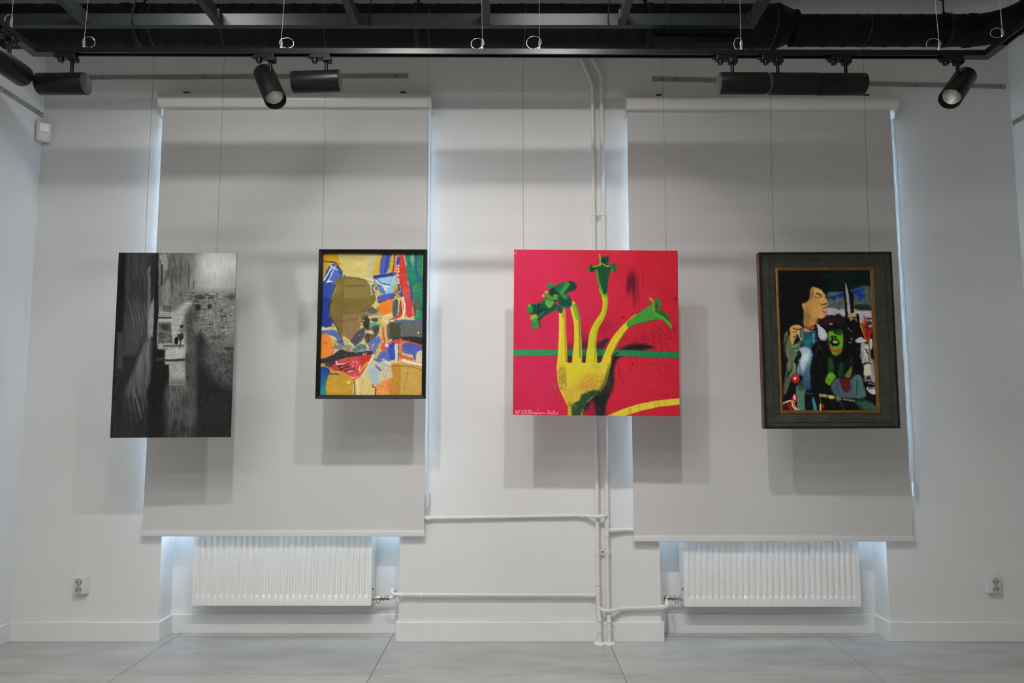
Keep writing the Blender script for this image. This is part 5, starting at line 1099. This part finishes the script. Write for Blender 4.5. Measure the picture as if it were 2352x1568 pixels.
    l([440, 590, 430, 640], 6, (90, 70, 60), .7); l([445, 676, 480, 690, 530, 668], 18, (136, 46, 50), .9, dry=.4); p([440, 690, 500, 705, 520, 712, 470, 725, 438, 715], (184, 150, 130), .9); b(495, 700, 10, 10, (140, 30, 44), .9)
    p([548, 655, 590, 680, 628, 720, 638, 775, 595, 800, 562, 760, 552, 710], (184, 180, 186), soft=4, tex=(8, 10, 30)); l([575, 720, 585, 780], 4, (120, 116, 120), .6); b(600, 815, 40, 28, (60, 60, 62), .7, .5, grain=1); p([540, 660, 555, 680, 556, 760, 540, 800, 520, 740], (13, 14, 16), soft=4)
    # hand, coat, shirt
    p([318, 690, 345, 665, 400, 662, 428, 690, 405, 700, 395, 740, 370, 760, 352, 790, 330, 826, 314, 800, 318, 740], (190, 142, 74), soft=4); l([350, 690, 395, 700, 412, 690], 7, (30, 22, 16)); l([340, 725, 380, 712], 6, (50, 34, 20), .9); l([350, 765, 385, 740], 7, (40, 30, 18)); b(340, 800, 14, 22, (200, 136, 60), .9)
    p([272, 740, 300, 720, 318, 790, 350, 830, 408, 780, 430, 740, 436, 790, 400, 850, 372, 905, 345, 950, 372, 1000, 362, 1060, 318, 1100, 290, 1180, 264, 1235, 256, 1180, 280, 1060, 300, 960, 268, 860], (84, 98, 76), soft=6, tex=(16, 16, 24)); p([330, 830, 400, 820, 385, 870, 350, 880], (100, 130, 90), .9); l([300, 740, 270, 860, 290, 950], 14, (30, 34, 30), .7); p([285, 985, 330, 950, 335, 1010, 300, 1040], (104, 96, 76), .9); l([335, 960, 330, 1030, 290, 1080], 10, (16, 16, 14), .9); l([330, 860, 395, 850, 420, 800], 7, (16, 18, 16), .9); l([372, 905, 340, 960, 345, 1050], 12, (110, 124, 92), .8); l([300, 1050, 270, 1200], 18, (20, 22, 20), .7); p([270, 1130, 305, 1080, 318, 1120, 275, 1225, 262, 1220], (78, 78, 66), .9); l([350, 1000, 368, 1060], 26, (100, 138, 104), .7)
    l([398, 715, 400, 760, 414, 780], 10, (206, 204, 196)); p([410, 700, 438, 710, 440, 780, 425, 800, 412, 750], (96, 112, 100), .9)
    p([440, 728, 500, 728, 535, 700, 545, 770, 548, 840, 500, 860, 440, 830, 430, 790], (30, 84, 100), soft=5, tex=(12, 20, 20)); l([518, 735, 520, 800, 542, 835], 9, (130, 176, 176), .9); b(470, 800, 26, 24, (40, 108, 122), .7)
    p([388, 860, 430, 845, 480, 852, 520, 890, 500, 950, 486, 1050, 502, 1120, 494, 1200, 435, 1214, 405, 1130, 376, 1030, 392, 950], (100, 134, 158), soft=7, tex=(10, 30, 40), grad=((440, 900, 450, 1190), (40, 62, 88))); b(440, 915, 44, 66, (192, 200, 210), 1, .6); b(425, 985, 22, 60, (178, 192, 206), .8, .6); b(440, 880, 40, 24, (150, 170, 182), .8, .6); p([388, 870, 410, 890, 412, 930, 395, 950, 382, 920], (18, 22, 28), .95, soft=5); l([380, 1010, 386, 1060], 12, (120, 164, 160), .8); b(408, 1100, 18, 26, (14, 16, 20), .95); l([376, 930, 372, 1060], 10, (16, 18, 18), .9)
    p([500, 850, 560, 800, 640, 840, 640, 1240, 560, 1240, 500, 1200, 490, 1050, 520, 930], K, soft=10, tex=(7, 20, 40)); l([545, 850, 540, 920], 10, (50, 52, 54), .6); l([560, 830, 585, 860], 12, (60, 62, 62), .6)
    # green face
    p([648, 730, 690, 712, 760, 700, 778, 745, 772, 830, 755, 890, 712, 920, 672, 890, 655, 830], (92, 146, 32), soft=5, tex=(18, 12, 12)); p([690, 690, 780, 690, 760, 740, 700, 735], (14, 30, 20), .8, soft=8); b(682, 765, 16, 12, (20, 30, 18), .9); b(712, 762, 12, 10, (18, 28, 16), .9); b(745, 725, 30, 22, (30, 70, 34), .8); l([650, 735, 690, 740], 6, (150, 180, 60), .8); b(702, 808, 42, 32, (16, 18, 18), 1, .2); b(708, 804, 22, 14, (204, 190, 140), 1, .2); l([700, 795, 702, 815], 4, (60, 50, 40)); l([715, 795, 717, 815], 4, (60, 50, 40)); l([662, 862, 700, 882, 750, 868], 16, (176, 50, 30), .95); l([675, 905, 715, 915, 745, 890], 9, (90, 40, 34), .8); b(640, 800, 20, 60, (70, 72, 74), .6, .6, grain=.9)
    p([640, 950, 680, 940, 690, 1060, 650, 1080], (36, 78, 36), .8, soft=10); p([640, 1065, 680, 1060, 705, 1090, 680, 1120, 655, 1160, 635, 1150, 618, 1120], (98, 148, 34), soft=5); l([640, 1110, 636, 1150], 4, (40, 60, 20), .8); l([660, 1110, 655, 1155], 4, (40, 60, 20), .8); p([735, 990, 775, 980, 770, 1090, 725, 1095], (24, 66, 34), .8, soft=12)
    p([785, 1085, 825, 1020, 845, 1010, 842, 1060, 825, 1095], (108, 112, 40), .95, soft=5); l([840, 930, 845, 1010], 7, (90, 84, 40), .7)
    p([664, 1160, 700, 1105, 750, 1110, 830, 1110, 860, 1080, 920, 1080, 950, 1180, 955, 1250, 860, 1265, 760, 1260, 700, 1240, 672, 1200], (66, 80, 92), soft=7, tex=(12, 20, 30)); p([855, 1100, 915, 1080, 945, 1180, 955, 1250, 870, 1250], (66, 112, 106), .8, soft=10); l([890, 1120, 880, 1230], 7, (20, 26, 28), .8); l([910, 1090, 960, 1130], 6, (120, 134, 130), .7); p([742, 1112, 822, 1106, 830, 1180, 805, 1212, 770, 1208, 750, 1165], (84, 24, 22), soft=5)
    l([570, 1238, 630, 1245, 700, 1258], 24, (150, 148, 104), .95, soft=3); l([700, 1262, 790, 1275, 860, 1285], 15, (130, 126, 86), .9, soft=3); l([632, 1230, 634, 1262], 8, K); l([700, 1245, 705, 1280], 9, K); b(725, 1265, 16, 28, (96, 100, 76), .9); b(662, 1252, 22, 16, (190, 184, 116), .9); b(760, 1270, 6, 12, K)
    p([870, 1290, 930, 1270, 1000, 1300, 1046, 1330, 1046, 1362, 940, 1362, 900, 1320], (58, 104, 92), .75, soft=12, tex=(24, 20, 9)); l([885, 1285, 905, 1272, 912, 1286, 930, 1270, 940, 1284, 955, 1274], 6, (16, 18, 18), .95); l([870, 1290, 910, 1350], 8, (60, 80, 70), .6); l([740, 1290, 770, 1355], 18, (40, 52, 58), .7)
    # lower left: flowers and drapery
    p([362, 1170, 420, 1160, 442, 1210, 440, 1362, 372, 1362, 372, 1290], (76, 116, 96), .95, soft=7, tex=(12, 20, 30)); p([385, 1130, 430, 1140, 430, 1190, 385, 1190], (40, 56, 44), .8, soft=10); b(360, 1102, 34, 37, (172, 26, 36), 1, .15); b(358, 1102, 18, 18, (90, 14, 20), .9); b(357, 1101, 13, 13, (224, 196, 96), 1, .2); b(352, 1262, 24, 37, (168, 24, 42), 1, .15); b(350, 1258, 8, 18, (224, 200, 200), 1, .3)
    p([246, 1305, 310, 1300, 335, 1345, 330, 1364, 246, 1364], (128, 22, 24), soft=4); p([246, 1320, 290, 1315, 300, 1364, 246, 1364], (40, 14, 16), .8, soft=5); l([246, 1306, 290, 1288, 325, 1285, 332, 1320, 350, 1345, 365, 1358], 11, (224, 204, 130)); l([322, 1282, 345, 1290, 352, 1330, 385, 1356], 9, (206, 150, 110), .95)
    p([440, 1215, 500, 1210, 500, 1362, 445, 1362], (14, 15, 17), soft=5); l([440, 1222, 500, 1228], 9, (60, 84, 96), .8); p([500, 1270, 515, 1262, 540, 1360, 512, 1360], (44, 124, 140), soft=5); l([566, 1250, 574, 1300], 6, (130, 110, 70), .8); l([570, 1310, 570, 1362], 13, (190, 188, 90)); b(592, 1326, 14, 22, (130, 26, 30), .9)
    A.finish(1.8, 5.5, 0.3, 8, (6, 6, 12))
    return A

# ------------------------------------------------------------------ hanging the pictures
PY = -0.47
M['print_edge'] = mat('print_panel_edge', (0.06, 0.06, 0.06), 0.5)
M['red_edge'] = mat('canvas_red_edge', (0.50, 0.03, 0.06), 0.6)
M['bframe'] = mat('black_lacquer_frame', (0.006, 0.006, 0.007), 0.3, spec=0.2)
M['gframe'] = mat('grey_green_frame', (0.050, 0.052, 0.042), 0.42, var=0.22, scale=26, spec=0.2)
M['gframe_dark'] = mat('dark_frame_step', (0.014, 0.014, 0.012), 0.42, var=0.2, scale=26, spec=0.2)
M['gilt'] = mat('gilt_slip', (0.24, 0.115, 0.022), 0.4, 0.35, var=0.2, scale=40)
M['raw'] = mat('raw_wood_side', (0.15, 0.07, 0.03), 0.6, var=0.2, scale=30)
M['board'] = mat('backing_board', (0.22, 0.17, 0.11), 0.8)
def glazing():
    m = glass_mat(1.22); m.name = 'picture_glazing'; return m
M['glazing'] = glazing()

def picture(name, label, cat, px4, tilt, yaw, roll, back=0.0):
    """Empty at the lower edge of the picture; returns it and its width and height from the pixel corners"""
    TL, TR, BR_, BL_ = [at(x, y, PY) for x, y in px4]
    wd = ((TR.x - TL.x) + (BR_.x - BL_.x)) / 2; ht = ((TL.z - BL_.z) + (TR.z - BR_.z)) / 2
    cx = (TL.x + TR.x + BR_.x + BL_.x) / 4; zb = (BL_.z + BR_.z) / 2
    t = thing(name, label, cat, (cx, PY + back, zb), (math.radians(tilt), math.radians(roll), math.radians(yaw)))
    return t, wd, ht
def hang(t, ht, pxs, zc=ZB, r=RB):
    """thin wires from the top edge up to the duct, wrapped once around it"""
    R = t.rotation_euler.to_matrix(); Ri = R.inverted(); o = Vector(t.location)
    for (px, py, rad, zz) in pxs:
        p0 = at(px, py, PY); pts = []
        d = at(px, py, PY); x = d.x
        pts = [Vector((x, o.y + 0.008, p0.z - 0.03)), Vector((x, o.y + 0.004, p0.z + 0.3)), Vector((x, DY, zz - rad - 0.03))]
        for k in range(25):
            a = math.pi + 2 * math.pi * k / 24
            pts.append(Vector((x + 0.012 * math.sin(k / 24 * math.pi * 2) + 0.001 * k / 4, DY - (rad + 0.0042) * math.sin(a) * -1, zz + (rad + 0.0042) * math.cos(a))))
        obj('hanging_wire', T([Ri @ (q - o) for q in pts], 0.0009, 6), M['thread'], t, smooth=True, local=True)
        kn = pts[2]
        obj('wire_knot', T([Ri @ (kn + Vector(v) - o) for v in ((-0.006, 0, 0.012), (0.004, -0.004, 0.004), (-0.003, 0.002, -0.004), (0.003, 0, -0.012))], 0.0014, 6), M['thread'], t, smooth=True, local=True)

# street photograph: thin rigid panel
t, wd, ht = picture('street_photograph', 'black and white print of a lone walker in a dark alley, leftmost picture', 'photograph', [(277, 583), (543, 579), (529, 1006), (257, 1003)], 0.3, 2.2, -0.25)
obj('panel', B(-wd / 2, wd / 2, 0.0005, 0.006, 0, ht), M['print_edge'], t, local=True)
art_mesh('print', paint_street(), [(-wd / 2, 0, ht), (wd / 2, 0, ht), (wd / 2, 0, 0), (-wd / 2, 0, 0)], GAIN[0], paint_mat('matt_photo_print', 0.55, 0.1), t)
hang(t, ht, [(331, 581, RB, ZB), (497, 580, RB, ZB)])

# abstract painting under glass in a thin black frame
def frame_ring(name, w0, h0, w1, h1, zoff, y_out, y_in, m, t, prof=None):
    """mitred frame of four sides between an outer and an inner rectangle; prof = [(f, y)] across the moulding"""
    prof = prof or [(0, 0.012), (0, y_out), (0.12, y_out - 0.002), (0.88, y_in - 0.002), (1, y_in), (1, 0.010)]
    sides = []
    co = [(-1, 0), (1, 0), (1, 1), (-1, 1)]
    for k in range(4):
        a, b_ = co[k], co[(k + 1) % 4]; bm = bmesh.new(); rows = []
        for c in (a, b_):
            row = []
            for f_, y in prof:
                ww = w0 / 2 + (w1 / 2 - w0 / 2) * f_; hlo = zoff * f_; hhi = h0 + (zoff + h1 - h0) * f_
                row.append(bm.verts.new((c[0] * ww, y, hlo if c[1] == 0 else hhi)))
            rows.append(row)
        n = len(prof)
        for j in range(n): bm.faces.new((rows[0][j], rows[0][(j + 1) % n], rows[1][(j + 1) % n], rows[1][j]))
        bm.faces.new(rows[0]); bm.faces.new(list(reversed(rows[1])))
        sides.append(obj(name, bm, m, t, local=True))
    return sides
t, wd, ht = picture('abstract_painting', 'colourful abstract painting under glass in a thin black frame', 'painting', [(731, 573), (980, 573), (978, 915), (727, 916)], 0.4, 0.4, 0.0, 0.018)
fw = wd * 0.0345; fb = fw
frame_ring('frame_side', wd, ht, wd - 2 * fw, ht - 2 * fb, fb, -0.020, -0.017, M['bframe'], t)
obj('backing', B(-wd / 2 + 0.004, wd / 2 - 0.004, 0.004, 0.009, 0.004, ht - 0.004), M['board'], t, local=True)
aw, z0_, z1_ = wd / 2 - fw + 0.002, fb - 0.002, ht - fb + 0.002
art_mesh('painted_sheet', paint_abstract(), [(-aw, 0, z1_), (aw, 0, z1_), (aw, 0, z0_), (-aw, 0, z0_)], GAIN[1], paint_mat('gouache_paint', 0.6, 0.08), t)
obj('glazing', B(-aw, aw, -0.0060, -0.0045, z0_, z1_), M['glazing'], t, local=True)
hang(t, ht, [(737, 573, RB, ZB), (979, 573, RB, ZB)])

# fork print on canvas
t, wd, ht = picture('fork_print', 'square red print of a yellow fork whose tines bloom into green flowers', 'picture', [(1179, 573), (1555, 577), (1559, 955), (1177, 953)], 0.6, 0.0, 0.45)
obj('stretched_canvas', B(-wd / 2, wd / 2, 0.0006, 0.018, 0, ht, bevel=0.0012), M['red_edge'], t, local=True)
art_mesh('print', paint_fork(), [(-wd / 2, 0, ht), (wd / 2, 0, ht), (wd / 2, 0, 0), (-wd / 2, 0, 0)], GAIN[2], paint_mat('satin_canvas_print', 0.5, 0.1), t)
hang(t, ht, [(1202, 574, RB, ZB), (1531, 577, RB, ZB)])

# framed portrait
t, wd, ht = picture('portrait_painting', 'dark painting of a curly haired figure in profile in a wide grey green frame', 'painting', [(1747, 580), (2051, 579), (2064, 981), (1757, 985)], 0.6, -0.5, -0.2, 0.030)
fw, fb = wd * 0.128, ht * 0.083
pr = [(0, 0.011), (0, -0.016), (0.05, -0.024), (0.14, -0.025), (0.17, -0.020), (0.36, -0.017), (0.40, -0.021), (0.50, -0.021), (0.54, -0.016), (0.96, -0.006), (1, -0.004), (1, 0.012)]
sd = frame_ring('frame_side', wd, ht, wd - 2 * fw, ht - 2 * fb, fb, 0, 0, M['gframe'], t, pr)
ed = frame_ring('frame_edge', wd + 0.004, ht + 0.004, wd - 0.018, ht - 0.018, 0.011, -0.027, -0.027, M['gframe_dark'], t, [(0, 0.010), (0, -0.024), (0.3, -0.028), (1, -0.0275), (1, -0.02)])
for s_ in ed: s_.location.z = -0.002
obj('raw_edge', B(-wd / 2 - 0.0045, -wd / 2 - 0.002, -0.023, 0.010, 0.0, ht), M['raw'], t, local=True)
sw = 0.0155
g1 = frame_ring('gilt_slip', wd - 2 * fw, ht - 2 * fb, wd - 2 * fw - 2 * sw, ht - 2 * fb - 2 * sw, sw, -0.008, -0.003, M['gilt'], t, [(0, 0.01), (0, -0.008), (0.25, -0.010), (0.45, -0.006), (0.75, -0.007), (1, -0.002), (1, 0.008)])
for s_ in g1: s_.location.z = fb
aw, z0_, z1_ = wd / 2 - fw - sw + 0.002, fb + sw - 0.002, ht - fb - sw + 0.002
art_mesh('painted_canvas', paint_portrait(), [(-aw, 0.002, z1_), (aw, 0.002, z1_), (aw, 0.002, z0_), (-aw, 0.002, z0_)], GAIN[3], paint_mat('oil_paint', 0.42, 0.12), t)
obj('backing', B(-wd / 2 + 0.02, wd / 2 - 0.02, 0.006, 0.012, 0.02, ht - 0.02), M['board'], t, local=True)
hang(t, ht, [(1784, 580, RB if at(1784, 580, PY).x < xr0 else RS, ZB if at(1784, 580, PY).x < xr0 else ZS), (2006, 580, RS, ZS)])
